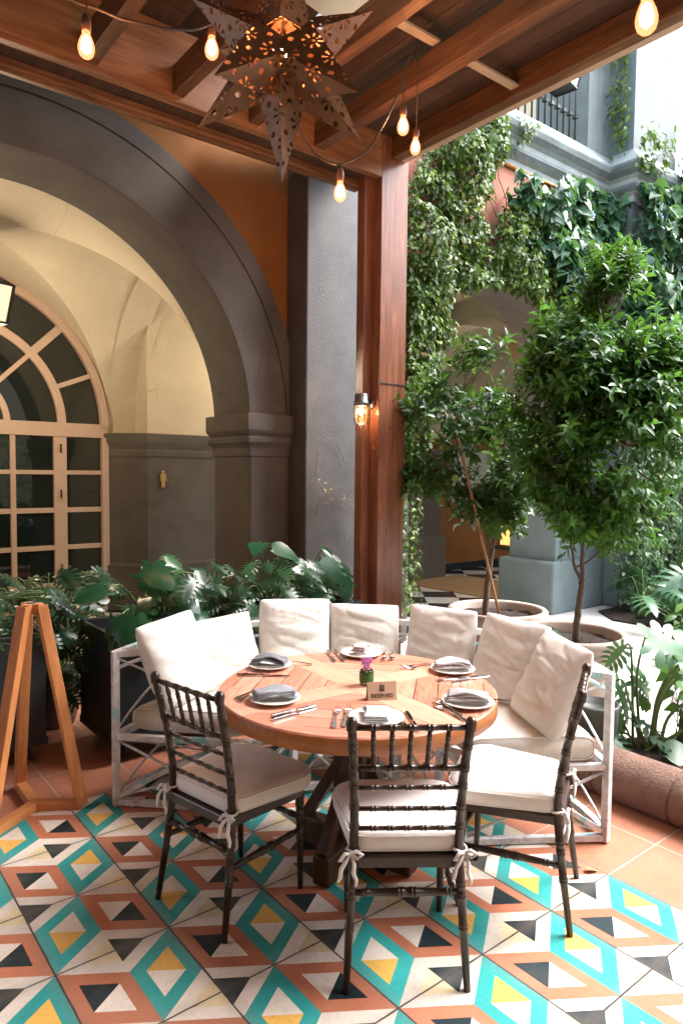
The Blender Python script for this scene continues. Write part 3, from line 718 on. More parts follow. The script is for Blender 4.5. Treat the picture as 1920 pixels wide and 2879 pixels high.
# ------------------------------------------------------------------ lamps
def bulb_parts(parent, top, wire=0.0, tilt=0.0):
    """socket and bulb hanging from top (x,y,z)"""
    x, y, z = top; M = Matrix.Rotation(tilt, 4, 'Y')
    s = MB()
    if wire: s.tube([(x, y, z + wire), (x + 0.004, y, z + wire * .5), (x, y, z)], 0.0035, 6)
    s.lathe([(0.004, 0.0), (0.012, -0.004), (0.018, -0.02), (0.018, -0.05), (0.0165, -0.058), (0.0165, -0.065), (0.01, -0.066)], (x, y, z), 18, M)
    so = s.obj('bulb_holder', brown_plastic, parent)
    g = MB(); prof = [(0.012, -0.06), (0.014, -0.072), (0.019, -0.083), (0.026, -0.1), (0.030, -0.118), (0.0295, -0.132), (0.025, -0.147), (0.015, -0.157), (0.0, -0.16)]
    g.lathe(prof, (x, y, z), 22, M); g.m = 1; g.lathe([(0.0, -0.075), (0.012, -0.085), (0.019, -0.11), (0.018, -0.13), (0.0, -0.147)], (x, y, z), 14, M); g.obj('bulb', [bulb_em, core_em], so)
    c = M @ Vector((0, 0, -0.12)) + Vector((x, y, z))
    l = bpy.data.lights.new('bulb_light', 'POINT'); l.energy = 1.9; l.color = (1.0, 0.48, 0.2); l.shadow_soft_size = 0.035
    lo = bpy.data.objects.new('bulb_light', l); COL.objects.link(lo); lo.parent = so
    if parent.get('_w'): pass
    lo.location = (c.x, c.y, c.z - 0.0)
    return so
S1 = thing('festoon_lights', 'string of glowing filament bulbs sagging under the joists at the top left', 'string lights', (1.0, 2.7, 3.4))
MB().tube([(0.62, 3.05, 3.62), (0.80, 2.88, 3.52), (0.893, 2.80, 3.479), (0.925, 2.77, 3.46), (0.967, 2.745, 3.45), (1.05, 2.70, 3.42), (1.19, 2.62, 3.40), (1.30, 2.60, 3.43), (1.42, 2.62, 3.52), (1.50, 2.70, 3.72), (1.56, 2.78, 4.0)], 0.0065, 8).obj('cable', cable_m, S1)
bulb_parts(S1, (0.915, 2.70, 3.385), 0.07)
bulb_parts(S1, (1.512, 2.846, 3.665), 0.33)
S2 = thing('festoon_lights', 'cable with two glowing bulbs looping from the star lantern to the main beam', 'string lights', (2.2, 2.7, 3.3))
def smooth_path(pts, k=4):
    pts = [Vector(p) for p in pts]; out = []
    for i in range(len(pts) - 1):
        p0, p1, p2, p3 = pts[max(i - 1, 0)], pts[i], pts[i + 1], pts[min(i + 2, len(pts) - 1)]
        for j in range(k):
            t = j / k; out.append(0.5 * ((2 * p1) + (-p0 + p2) * t + (2 * p0 - 5 * p1 + 4 * p2 - p3) * t * t + (-p0 + 3 * p1 - 3 * p2 + p3) * t ** 3))
    out.append(pts[-1]); return out
MB().tube(smooth_path([(1.94, 2.93, 3.62), (1.96, 2.91, 3.5), (1.995, 2.885, 3.40), (2.03, 2.86, 3.31), (2.085, 2.814, 3.235), (2.16, 2.754, 3.204), (2.28, 2.70, 3.28), (2.36, 2.66, 3.42), (2.45, 2.68, 3.57), (2.53, 2.72, 3.68), (2.69, 2.84, 3.92), (2.85, 2.98, 4.07), (2.94, 3.05, 4.12), (2.985, 3.07, 4.13)], 5), 0.0055, 8).obj('cable', cable_m, S2)
bulb_parts(S2, (2.163, 2.752, 3.185), 0.02)
bulb_parts(S2, (2.530, 2.700, 3.595), 0.06)
S3 = thing('pendant_bulb', 'single glowing bulb hanging on a thin cord beside the top of the post', 'pendant bulb', (2.95, 3.03, 3.7))
bulb_parts(S3, (2.944, 3.028, 3.725), 0.56, R(3))
S4 = thing('pendant_bulb', 'large glowing bulb hanging at the top right corner under the outer beam', 'pendant bulb', (1.892, 1.05, 3.0))
bulb_parts(S4, (1.892, 1.05, 3.078), 1.0, R(-4))

# star lantern
def star():
    c = Vector((1.053, 1.59, 2.785)); yaw = R(-YAW)
    r_ = Vector((math.cos(yaw), math.sin(yaw), 0)); f_ = Vector((-math.sin(yaw), math.cos(yaw), 0)); u_ = Vector((0, 0, 1))
    m, nt, b = newmat('pierced_copper_paper')
    tc = nt.nodes.new('ShaderNodeTexCoord'); mp = nt.nodes.new('ShaderNodeMapping'); nt.links.new(tc.outputs['UV'], mp.inputs[0])
    sep = nt.nodes.new('ShaderNodeSeparateXYZ'); nt.links.new(mp.outputs[0], sep.inputs[0])
    # daisies: repeated cells along the spike with petals placed on a ring
    K = 13.0
    def cell(o, off):
        x = math_(nt, 'FRACT', math_(nt, 'ADD', math_(nt, 'MULTIPLY', sep.outputs[o], K), off)); return math_(nt, 'SUBTRACT', x, 0.5)
    X, Y = cell(0, 0.0), cell(1, 0.5)
    rad = math_(nt, 'SQRT', math_(nt, 'ADD', math_(nt, 'MULTIPLY', X, X), math_(nt, 'MULTIPLY', Y, Y)))
    ang = math_(nt, 'ARCTAN2', Y, X); pet = math_(nt, 'COSINE', math_(nt, 'MULTIPLY', ang, 8))
    inr = math_(nt, 'MULTIPLY', math_(nt, 'GREATER_THAN', rad, 0.15), math_(nt, 'LESS_THAN', rad, 0.36))
    pm = math_(nt, 'MULTIPLY', inr, math_(nt, 'GREATER_THAN', pet, 0.15))
    pm = math_(nt, 'MAXIMUM', pm, math_(nt, 'LESS_THAN', rad, 0.075))
    X2, Y2 = cell(0, 0.5), cell(1, 0.0)
    r2 = math_(nt, 'SQRT', math_(nt, 'ADD', math_(nt, 'MULTIPLY', X2, X2), math_(nt, 'MULTIPLY', Y2, Y2)))
    pm = math_(nt, 'MAXIMUM', pm, math_(nt, 'LESS_THAN', r2, 0.10))
    c1 = ramp(nt, noise_(nt, coords(nt), 12, 6), [(0.3, (0.13, 0.062, 0.03)), (0.7, (0.25, 0.13, 0.065))])
    nt.links.new(c1, b.inputs['Base Color']); b.inputs['Roughness'].default_value = 0.5; b.inputs['Metallic'].default_value = 0.35
    bump(nt, b, pm, -0.5, 0.003)
    tl = nt.nodes.new('ShaderNodeBsdfTransparent'); ms = nt.nodes.new('ShaderNodeMixShader'); nt.links.new(pm, ms.inputs[0])
    nt.links.new(b.outputs[0], ms.inputs[1]); nt.links.new(tl.outputs[0], ms.inputs[2]); nt.links.new(ms.outputs[0], nt.nodes['Material Output'].inputs[0])
    tc_ = (Vector((0, 0, CAMH)) - c).normalized()
    S = thing('star_lantern', 'large pierced copper star lantern with many points hanging near the camera', 'lantern', c)
    tips = [(0.0, 0.40, 0.02), (0.265, 0.135, -0.10), (0.195, -0.085, 0.22), (0.225, -0.23, 0.03), (0.0, -0.335, 0.08), (-0.245, -0.20, -0.03),
            (-0.175, -0.045, 0.24), (-0.265, 0.165, -0.06), (-0.02, -0.28, -0.18), (0.05, 0.17, -0.32), (0.16, -0.08, -0.28), (-0.2, 0.02, -0.26), (0.02, 0.16, 0.20)]
    tips = tips[:12]
    vs = []; fs = []; uvs = []
    for ti, t in enumerate(tips):
        t = tuple(0.93 * q for q in t)
        v = r_ * t[0] + u_ * t[1] + tc_ * t[2]; L = v.length; d = v.normalized()
        a = d.cross(u_ if abs(d.z) < 0.9 else r_).normalized(); bb = d.cross(a)
        k0 = 0.075; h = 0.092
        k0 = min(0.076, 0.24 * L + 0.005) * (1.25 if ti in (2, 6) else 1.0)
        base = [c + d * h * 0.62 + a * k0 * 1.05, c + d * h * 0.62 + bb * k0 * 1.05, c + d * h * 0.62 - a * k0 * 1.05, c + d * h * 0.62 - bb * k0 * 1.05]
        tip = c + v
        for i in range(4):
            o = len(vs); vs += [base[i], base[(i + 1) % 4], tip]; fs.append((o, o + 1, o + 2))
            wd = (base[i] - base[(i + 1) % 4]).length; hh = L - h * 0.62
            uvs += [(0.5 - wd / 2 + 0.03, 0.02), (0.5 + wd / 2 + 0.03, 0.02), (0.53, 0.02 + hh)]
    me = bpy.data.meshes.new('pierced_shell'); me.from_pydata([tuple(x) for x in vs], [], fs); me.materials.append(m)
    uv = me.uv_layers.new(name='UVMap'); uv.data.foreach_set('uv', np.array(uvs, 'f').ravel())
    o = bpy.data.objects.new('pierced_shell', me); COL.objects.link(o); o.parent = S; o.matrix_parent_inverse = Matrix.Translation(c).inverted()
    so = o.modifiers.new('sol', 'SOLIDIFY'); so.thickness = 0.0012
    MB().tube([c + Vector((0, 0, 0.38)), c + Vector((0, 0, 1.3))], 0.004, 6).obj('hanging_cord', cable_m, S)
    bl = MB().lathe([(0.0, 0.035), (0.02, 0.028), (0.03, 0.0), (0.02, -0.028), (0.0, -0.035)], c + tc_ * 0.03, 16).obj('bulb', emis('star_bulb_glow', (1.0, 0.45, 0.2), 14.0), S)
    l = bpy.data.lights.new('star_light', 'POINT'); l.energy = 1.3; l.color = (1.0, 0.42, 0.16); l.shadow_soft_size = 0.04
    lo = bpy.data.objects.new('star_light', l); COL.objects.link(lo); lo.location = c + tc_ * 0.085; lo.parent = bl
star()

# bulkhead sconce on the post
def sconce():
    x, y, z = 3.525, 4.19, 2.20
    S = thing('bulkhead_wall_lamp', 'caged bulkhead lamp with grey cap fixed to the side of the timber post', 'wall lamp', (x, y, z))
    MB().lathe([(0.0, 0.115), (0.050, 0.112), (0.054, 0.105), (0.054, 0.055), (0.060, 0.053), (0.060, 0.022), (0.056, 0.018), (0.0, 0.018)], (x, y, z), 32).obj('cap', zinc, S)
    g = MB().lathe([(0.047, 0.02), (0.049, -0.05), (0.047, -0.085), (0.038, -0.115), (0.02, -0.133), (0.0, -0.138)], (x, y, z), 28).obj('glass_jar', clear, S)
    cg = MB()
    for k in range(6):
        a = math.pi * k / 3 + 0.3; dx, dy = math.cos(a), math.sin(a)
        cg.tube([(x + 0.056 * dx, y + 0.056 * dy, z + 0.02), (x + 0.056 * dx, y + 0.056 * dy, z - 0.09), (x + 0.045 * dx, y + 0.045 * dy, z - 0.125), (x + 0.022 * dx, y + 0.022 * dy, z - 0.147), (x, y, z - 0.152)], 0.0027, 6)
    cg.tube([(x + 0.056 * math.cos(a), y + 0.056 * math.sin(a), z - 0.055) for a in [2 * math.pi * i / 24 for i in range(24)]], 0.0027, 6, closed=True)
    cg.obj('wire_cage', iron, S)
    MB().tube([(x + 0.05, y, z + 0.04), (3.60, y, z + 0.04)], 0.012, 10).obj('arm', zinc, S)
    MB().lathe([(0.0, 0.0), (0.045, 0.0), (0.045, 0.018), (0.0, 0.018)], (3.631, y, z + 0.04), 24, Matrix.Rotation(R(-90), 4, 'Y')).obj('back_plate', zinc, S)
    MB().lathe([(0.0, 0.02), (0.018, 0.015), (0.02, -0.01), (0.012, -0.035), (0.0, -0.04)], (x - .005, y, z - 0.015), 18).obj('bulb', fil_em, S)
    l = bpy.data.lights.new('sconce_light', 'POINT'); l.energy = 1.5; l.color = (1.0, 0.45, 0.18); l.shadow_soft_size = 0.02
    lo = bpy.data.objects.new('sconce_light', l); COL.objects.link(lo); lo.location = (x, y, z - 0.02); lo.parent = S; lo.matrix_parent_inverse = Matrix.Translation(S.location).inverted()
sconce()
def box_lantern(name, label, loc, w0, w1, h, glass_m, lit=0, rz=0.0, hang=0.5):
    S = thing(name, label, 'lantern', loc, rz, world=False)
    fr = MB()
    for sx, sy in ((-1, -1), (1, -1), (1, 1), (-1, 1)):
        fr.bar((sx * w0, sy * w0, 0), (sx * w1, sy * w1, h), 0.024)
    for z, w_ in ((0, w0), (h, w1)):
        for a, b in (((-1, -1), (1, -1)), ((1, -1), (1, 1)), ((1, 1), (-1, 1)), ((-1, 1), (-1, -1))): fr.bar((a[0] * w_, a[1] * w_, z), (b[0] * w_, b[1] * w_, z), 0.02)
    fr.add([(-w1 * 1.15, -w1 * 1.15, h), (w1 * 1.15, -w1 * 1.15, h), (w1 * 1.15, w1 * 1.15, h), (-w1 * 1.15, w1 * 1.15, h), (0, 0, h + w1 * 0.9)], [(0, 1, 4), (1, 2, 4), (2, 3, 4), (3, 0, 4), (3, 2, 1, 0)])
    fr.tube([(0, 0, h + w1 * 0.8), (0, 0, h + w1 * 0.9 + hang)], 0.008, 8)
    fr.add([(-w0, -w0, 0.004), (w0, -w0, 0.004), (w0, w0, 0.004), (-w0, w0, 0.004)], [(0, 1, 2, 3)])
    fr.obj('iron_frame', iron, S)
    g = MB()
    for k in range(4):
        M = Matrix.Rotation(math.pi / 2 * k, 4, 'Z')
        g.add([M @ Vector(p) for p in ((-w0 + .01, -w0, 0.01), (w0 - .01, -w0, 0.01), (w1 - .01, -w1, h - .01), (-w1 + .01, -w1, h - .01))], [(0, 1, 2, 3)])
    g.obj('glass_pane', glass_m, S)
    if lit:
        l = bpy.data.lights.new('lantern_light', 'POINT'); l.energy = lit; l.color = (1.0, 0.76, 0.52); l.shadow_soft_size = 0.1
        lo = bpy.data.objects.new('lantern_light', l); COL.objects.link(lo); lo.parent = S; lo.location = (0, 0, -0.12)
    return S
box_lantern('hanging_lantern', 'lit iron lantern hanging in the vault in front of the arched window', (1.47, 6.8, 2.99), 0.075, 0.12, 0.33, lantern_em, 10.0, R(15), 0.45)
box_lantern('hanging_lantern', 'added unseen iron lantern brightening the second corridor bay, hidden behind the big pillar', (5.35, 6.9, 3.1), 0.075, 0.12, 0.33, lantern_em, 11.0, R(15), 0.9)  # added lamp, repeats the first lantern to brighten the second vault
box_lantern('hanging_lantern', 'dark iron lantern with pale glass hanging by the upstairs railing', (7.13, 4.95, 6.17), 0.13, 0.2, 0.42, clear_tint, 0, R(10), 1.2)
L3 = box_lantern('corner_lantern', 'small black lantern with amber glass on the blue grey pier of the right arch', (7.66, 5.92, 0.74), 0.11, 0.11, 0.3, amber_em, 1.2, 0.0, 0.2)
MB().box(-0.17, 0.17, -0.17, 0.17, -0.05, -0.005).obj('shelf', iron, L3)

# signs
def person_sign():
    S = MB(); x, z, y = 3.572, 1.50, 7.965
    S.lathe([(0, 0), (0.019, 0), (0.019, 0.01), (0, 0.01)], (x, y, z + 0.185), 20, Matrix.Rotation(R(90), 4, 'X'))
    pts = [(-0.012, 0), (-0.002, 0), (0, 0.08), (0.002, 0), (0.012 + 0.01, 0), (0.024, 0.085), (0.026, 0.15), (0.030, 0.15), (0.032, 0.075), (0.042, 0.075), (0.040, 0.155), (0.030, 0.166), (-0.030, 0.166), (-0.040, 0.155), (-0.042, 0.075), (-0.032, 0.075), (-0.030, 0.15), (-0.026, 0.15), (-0.024, 0.085), (-0.022, 0)]
    S.prism([(x + a, z + b) for a, b in pts], 'Y', y - 0.010, y)
    S.obj('restroom_sign', brass); o = bpy.data.objects['restroom_sign']; meta(o, 'small brass man-shaped restroom sign on the grey wall behind the arch', 'sign')
person_sign()
o = MB().box(7.62, 7.80, 7.895, 7.915, 1.52, 1.67).obj('brass_plate', brass, bevel=0.004); meta(o, 'small square brass plate on the grey pilaster beside the post', 'plate')
q = MB(); q.box(7.65, 7.77, 7.889, 7.895, 1.545, 1.55); q.box(7.65, 7.77, 7.889, 7.895, 1.64, 1.645); q.box(7.65, 7.655, 7.889, 7.895, 1.55, 1.64); q.box(7.765, 7.77, 7.889, 7.895, 1.55, 1.64); q.box(7.69, 7.75, 7.889, 7.895, 1.58, 1.61)
q2 = q.obj('raised_lines', mat('dark_brass', (0.35, 0.2, 0.06), 0.5, metal=1.0), o)
def poster():
    m, nt, b = newmat('patterned_panel_print'); v = coords(nt)
    vo = N(nt, 'ShaderNodeTexVoronoi', Scale=7.0); nt.links.new(v, vo.inputs['Vector'])
    r = ramp(nt, vo.outputs['Distance'], [(0.0, (0.10, 0.16, 0.16)), (0.12, (0.55, 0.55, 0.42)), (0.2, (0.12, 0.25, 0.27)), (0.26, (0.55, 0.55, 0.43)), (1.0, (0.5, 0.52, 0.42))])
    nt.links.new(mix(nt, ramp(nt, noise_(nt, v, 5, 6, 0.7), [(0.5, (0, 0, 0)), (0.7, (1, 1, 1))]), r, (0.13, 0.24, 0.26)), b.inputs['Base Color']); b.inputs['Roughness'].default_value = 0.4
    o = MB().box(9.12, 10.5, 8.355, 8.378, 1.22, 2.12).obj('wall_panel', m); meta(o, 'pale patterned picture panel with round motifs on the orange corridor wall', 'picture')
    fr = MB()
    for a in ((9.10, 10.52, 1.20, 1.22), (9.10, 10.52, 2.12, 2.14), (9.10, 9.12, 1.22, 2.12), (10.5, 10.52, 1.22, 2.12)): fr.box(a[0], a[1], 8.345, 8.378, a[2], a[3])
    fr.obj('frame', mat('blue_trim', (0.07, 0.15, 0.2), 0.5), o)
poster()

# ------------------------------------------------------------------ table
TC = Vector((1.93, 2.30, 0)); TR = 0.600
def table():
    S = thing('dining_table', 'round wooden dining table with mitred planks and crossed pedestal', 'table', TC)
    m, nt, b = newmat('teak_table_top'); tc = nt.nodes.new('ShaderNodeTexCoord')
    mp = nt.nodes.new('ShaderNodeMapping'); mp.vector_type = 'TEXTURE'; mp.inputs['Location'].default_value = (TC.x + 0.02, TC.y + 0.01, 0); mp.inputs['Rotation'].default_value = (0, 0, R(-3))
    nt.links.new(tc.outputs['Object'], mp.inputs[0]); sep = nt.nodes.new('ShaderNodeSeparateXYZ'); nt.links.new(mp.outputs[0], sep.inputs[0])
    X, Y = sep.outputs[0], sep.outputs[1]; ax, ay = math_(nt, 'ABSOLUTE', X), math_(nt, 'ABSOLUTE', Y)
    W2 = 0.068
    inband = math_(nt, 'MAXIMUM', math_(nt, 'LESS_THAN', ax, W2), math_(nt, 'LESS_THAN', ay, W2))
    d = math_(nt, 'MULTIPLY', math_(nt, 'ADD', ax, ay), 1 / (math.sqrt(2) * 0.098)); fr = math_(nt, 'FRACT', d)
    gv = math_(nt, 'LESS_THAN', math_(nt, 'ABSOLUTE', math_(nt, 'SUBTRACT', fr, 0.5)), 0.026)
    rad = math_(nt, 'SQRT', math_(nt, 'ADD', math_(nt, 'MULTIPLY', X, X), math_(nt, 'MULTIPLY', Y, Y)))
    gv = math_(nt, 'MULTIPLY', gv, math_(nt, 'SUBTRACT', 1.0, inband))
    gv = math_(nt, 'MULTIPLY', gv, math_(nt, 'LESS_THAN', rad, TR - 0.045))
    be = math_(nt, 'MINIMUM', math_(nt, 'ABSOLUTE', math_(nt, 'SUBTRACT', ax, W2)), math_(nt, 'ABSOLUTE', math_(nt, 'SUBTRACT', ay, W2)))
    edge = math_(nt, 'LESS_THAN', be, 0.0009)
    edge = math_(nt, 'MULTIPLY', edge, math_(nt, 'SUBTRACT', 1.0, math_(nt, 'LESS_THAN', math_(nt, 'MAXIMUM', ax, ay), W2 - 0.002)))
    # per-plank tone
    cell = math_(nt, 'FLOOR', math_(nt, 'ADD', d, 0.5)); sx = math_(nt, 'SIGN', X); sy = math_(nt, 'SIGN', Y)
    key = math_(nt, 'ADD', math_(nt, 'MULTIPLY', cell, 3.7), math_(nt, 'ADD', math_(nt, 'MULTIPLY', sx, 11.3), math_(nt, 'MULTIPLY', sy, 29.1)))
    key = math_(nt, 'MULTIPLY', key, math_(nt, 'SUBTRACT', 1.0, inband))
    wn = nt.nodes.new('ShaderNodeTexWhiteNoise'); wn.noise_dimensions = '1D'; nt.links.new(key, wn.inputs['W'])
    # grain: along-chord coordinate
    al = math_(nt, 'SUBTRACT', math_(nt, 'MULTIPLY', X, sx), math_(nt, 'MULTIPLY', Y, sy)); pr_ = math_(nt, 'ADD', ax, ay)
    cb = nt.nodes.new('ShaderNodeCombineXYZ'); nt.links.new(math_(nt, 'MULTIPLY', al, 1.6), cb.inputs[0]); nt.links.new(math_(nt, 'MULTIPLY', pr_, 17), cb.inputs[1]); nt.links.new(key, cb.inputs[2])
    f1 = noise_(nt, cb.outputs[0], 1.7, 8, 0.6, 2.2)
    v2 = coords(nt, (14, 2, 14)); f2 = noise_(nt, v2, 1.5, 7, 0.6, 1.5)
    f = math_(nt, 'ADD', math_(nt, 'MULTIPLY', f1, math_(nt, 'SUBTRACT', 1.0, inband)), math_(nt, 'MULTIPLY', f2, inband))
    f = math_(nt, 'ADD', f, math_(nt, 'MULTIPLY', math_(nt, 'SUBTRACT', wn.outputs['Value'], 0.5), 0.28))
    c = ramp(nt, f, [(0.25, (0.36, 0.120, 0.072)), (0.48, (0.56, 0.225, 0.148)), (0.72, (0.68, 0.35, 0.26))])
    c = mix(nt, inband, c, mix(nt, 0.4, c, (0.70, 0.41, 0.28)))
    c = mix(nt, math_(nt, 'MAXIMUM', gv, edge), c, (0.10, 0.035, 0.012))
    nt.links.new(c, b.inputs['Base Color']); b.inputs['Roughness'].default_value = 0.36
    bump(nt, b, math_(nt, 'SUBTRACT', math_(nt, 'MULTIPLY', f, 0.15), gv), 0.4, 0.003)
    rim = wood('table_rim_wood', (0.50, 0.19, 0.055), (0.33, 0.11, 0.03), 'X', rough=0.36, scale=1.0)
    mb = MB(); n = 96; R_ = TR; prof = [(0.0, 0.690), (R_ - 0.01, 0.690), (R_, 0.695), (R_, 0.754), (R_ - 0.006, 0.76), (0.0, 0.76)]
    mb.lathe(prof, TC, n); t = mb.obj('table_top', [m, rim], S)
    for p in t.data.polygons:
        p.material_index = 0 if p.normal.z > 0.5 else 1
        p.use_smooth = abs(p.normal.z) < 0.5
    dk = wood('pedestal_wood', (0.10, 0.04, 0.02), (0.04, 0.018, 0.01), 'Z', rough=0.45)
    MB().box(-0.075, 0.075, -0.075, 0.075, 0.1, 0.69, Matrix.Translation(TC) @ Matrix.Rotation(R(20), 4, 'Z')).obj('post', dk, S, bevel=0.006)
    for k in range(4):
        a = R(20 + 90 * k); d_ = Vector((math.cos(a), math.sin(a), 0))
        MB().bar(TC + d_ * 0.03 + Vector((0, 0, 0.06 + 0.003 * (k % 2))), TC + d_ * 0.285 + Vector((0, 0, 0.06 + 0.003 * (k % 2))), 0.08, 0.12).obj('foot', dk, S, bevel=0.008)
        MB().bar(TC + d_ * 0.05 + Vector((0, 0, 0.46)), TC + d_ * 0.26 + Vector((0, 0, 0.12)), 0.05, 0.05).obj('brace', dk, S, bevel=0.005)
        MB().bar(TC + d_ * 0.06 + Vector((0, 0, 0.66)), TC + d_ * 0.45 + Vector((0, 0, 0.66)), 0.07, 0.058).obj('top_bearer', dk, S, bevel=0.005)
table()

# place settings
ZT = 0.7605
C2 = Vector((1.92, 2.29, 0))
places = [((2.279, 2.687), 47.9, 'farthest from the camera'), ((2.439, 2.208), -9, 'at the right back of the table'),
          ((2.134, 1.847), -64, 'beside the right chair'), ((1.716, 1.931), -119.6, 'nearest the camera'),
          ((1.533, 2.351), 171, 'beside the left chair'), ((1.788, 2.783), 105, 'at the left back of the table')]
plate0 = None
prof_pl = [(0.0, 0.004), (0.055, 0.004), (0.06, 0.0), (0.066, 0.0), (0.085, 0.008), (0.104, 0.016), (0.106, 0.018), (0.103, 0.019), (0.083, 0.012), (0.064, 0.006), (0.0, 0.006)]
def napkin(kind, seed):
    r = random.Random(seed); mb = MB(); n, k = 16, 12
    L, W_ = (0.17, 0.085) if kind else (0.15, 0.088)
    # folded stack: three wavy layers joined by a rounded fold
    for lay in range(3):
        vs = []; th = 0.0075; z0 = 0.0205 + lay * 0.0085
        ph = r.uniform(0, 6); inset = lay * 0.004 * r.uniform(0.4, 1.4)
        for i in range(n + 1):
            for j in range(k + 1):
                u, v_ = i / n - 0.5, j / k - 0.5
                z = z0 + (1.0 if kind else 0.25) * (0.0035 * math.sin(7 * u + ph + 3 * v_) + 0.002 * math.sin(15 * v_ + ph)) + (0.010 * math.sin(math.pi * (u + 0.5)) if kind else 0.0)
                x = u * (L - inset) ; y = v_ * (W_ - inset * 0.8) + 0.006 * math.sin(5 * u + ph)
                vs.append((x, y, z))
        m_ = len(vs); vs += [(a, b, c + th * (0.6 + 0.4 * math.cos(3.1 * a / L))) for a, b, c in vs]
        fs = []; W1 = k + 1
        for i in range(n):
            for j in range(k):
                a = i * W1 + j; fs += [(a, a + 1, a + W1 + 1, a + W1), (m_ + a, m_ + a + W1, m_ + a + W1 + 1, m_ + a + 1)]
        for i in range(n):
            for j in (0, k): a = i * W1 + j; fs.append((a, a + W1, m_ + a + W1, m_ + a))
        for j in range(k):
            for i in (0, n): a = i * W1 + j; fs.append((a, a + 1, m_ + a + 1, m_ + a))
        mb.add(vs, fs, True)
    return mb
naprot = {0: 25, 1: -38, 2: -48, 3: 52, 4: 26 - 45, 5: -50}
napw = ['pale grey napkin folded small', 'pinkish grey napkin folded long', 'grey striped napkin folded loosely', 'light grey napkin folded square', 'blue grey napkin rolled and folded', 'slate grey napkin folded in thirds']
nap_cols = [(0.42, 0.34, 0.34), (0.45, 0.40, 0.42), (0.38, 0.35, 0.36), (0.45, 0.47, 0.49), (0.25, 0.27, 0.30), (0.17, 0.18, 0.20)]
for i, ((x, y), a, where) in enumerate(places):
    if plate0 is None:
        plate0 = MB().lathe(prof_pl, (0, 0, 0), 40).obj('plate', china); p = plate0
    else: p = plate0.copy(); COL.objects.link(p)
    p.location = (x, y, ZT); meta(p, 'white plate ' + where, 'plate', 'plates on the round table')
    nm = mat('napkin_cloth_%d' % i, nap_cols[i], 0.95, 0.18, 60, 0.6, 600, 0.002)
    nk = napkin(i not in (0, 3), 30 + i).obj('napkin', nm)
    if i == 0: nk.scale = (0.62, 0.8, 1.25)
    if i == 3: nk.scale = (0.9, 1.1, 0.85)
    nk.location = (x, y, ZT); nk.rotation_euler = (0, 0, R(naprot[i]))
    meta(nk, napw[i] + ' on the plate ' + where, 'napkin', 'napkins on the plates')
def knife_mesh():
    mb = MB(); prof = [(-0.11, 0.0065), (-0.108, 0.008), (-0.02, 0.006), (0.0, 0.004), (0.01, 0.008), (0.07, 0.0095), (0.095, 0.007), (0.108, 0.001)]
    vs = []; fs = []
    for t, w_ in prof:
        h = 0.006 if t < 0 else 0.0018; o = len(vs)
        vs += [(t, -w_, 0.002), (t, w_, 0.002), (t, w_ * 0.8, 0.002 + h), (t, -w_ * 0.8, 0.002 + h)]
    for i in range(len(prof) - 1):
        a, b = 4 * i, 4 * i + 4
        for j in range(4): fs.append((a + j, a + (j + 1) % 4, b + (j + 1) % 4, b + j))
    fs += [(3, 2, 1, 0), tuple(len(vs) - 4 + j for j in range(4))]
    return mb.add(vs, fs)
def fork_mesh():
    mb = MB(); prof = [(-0.10, 0.008, 0.002), (-0.095, 0.010, 0.002), (-0.03, 0.0035, 0.009), (0.03, 0.003, 0.010), (0.045, 0.008, 0.005), (0.058, 0.0125, 0.003), (0.066, 0.0125, 0.004)]
    vs = []; fs = []
    for t, w_, z in prof: vs += [(t, -w_, z), (t, w_, z), (t, w_, z + 0.0022), (t, -w_, z + 0.0022)]
    for i in range(len(prof) - 1):
        a, b = 4 * i, 4 * i + 4
        for j in range(4): fs.append((a + j, a + (j + 1) % 4, b + (j + 1) % 4, b + j))
    mb.add(vs, fs + [(3, 2, 1, 0)])
    for k in range(4):
        y = -0.0105 + k * 0.007
        mb.tube([(0.064, y, 0.005), (0.085, y, 0.007), (0.108, y * 0.92, 0.012)], [0.0021, 0.0018, 0.0009], 6)
    return mb
K0 = knife_mesh().obj('knife', steel, bevel=0.0006); F0 = fork_mesh().obj('fork', steel)
used = {'knife': False, 'fork': False}
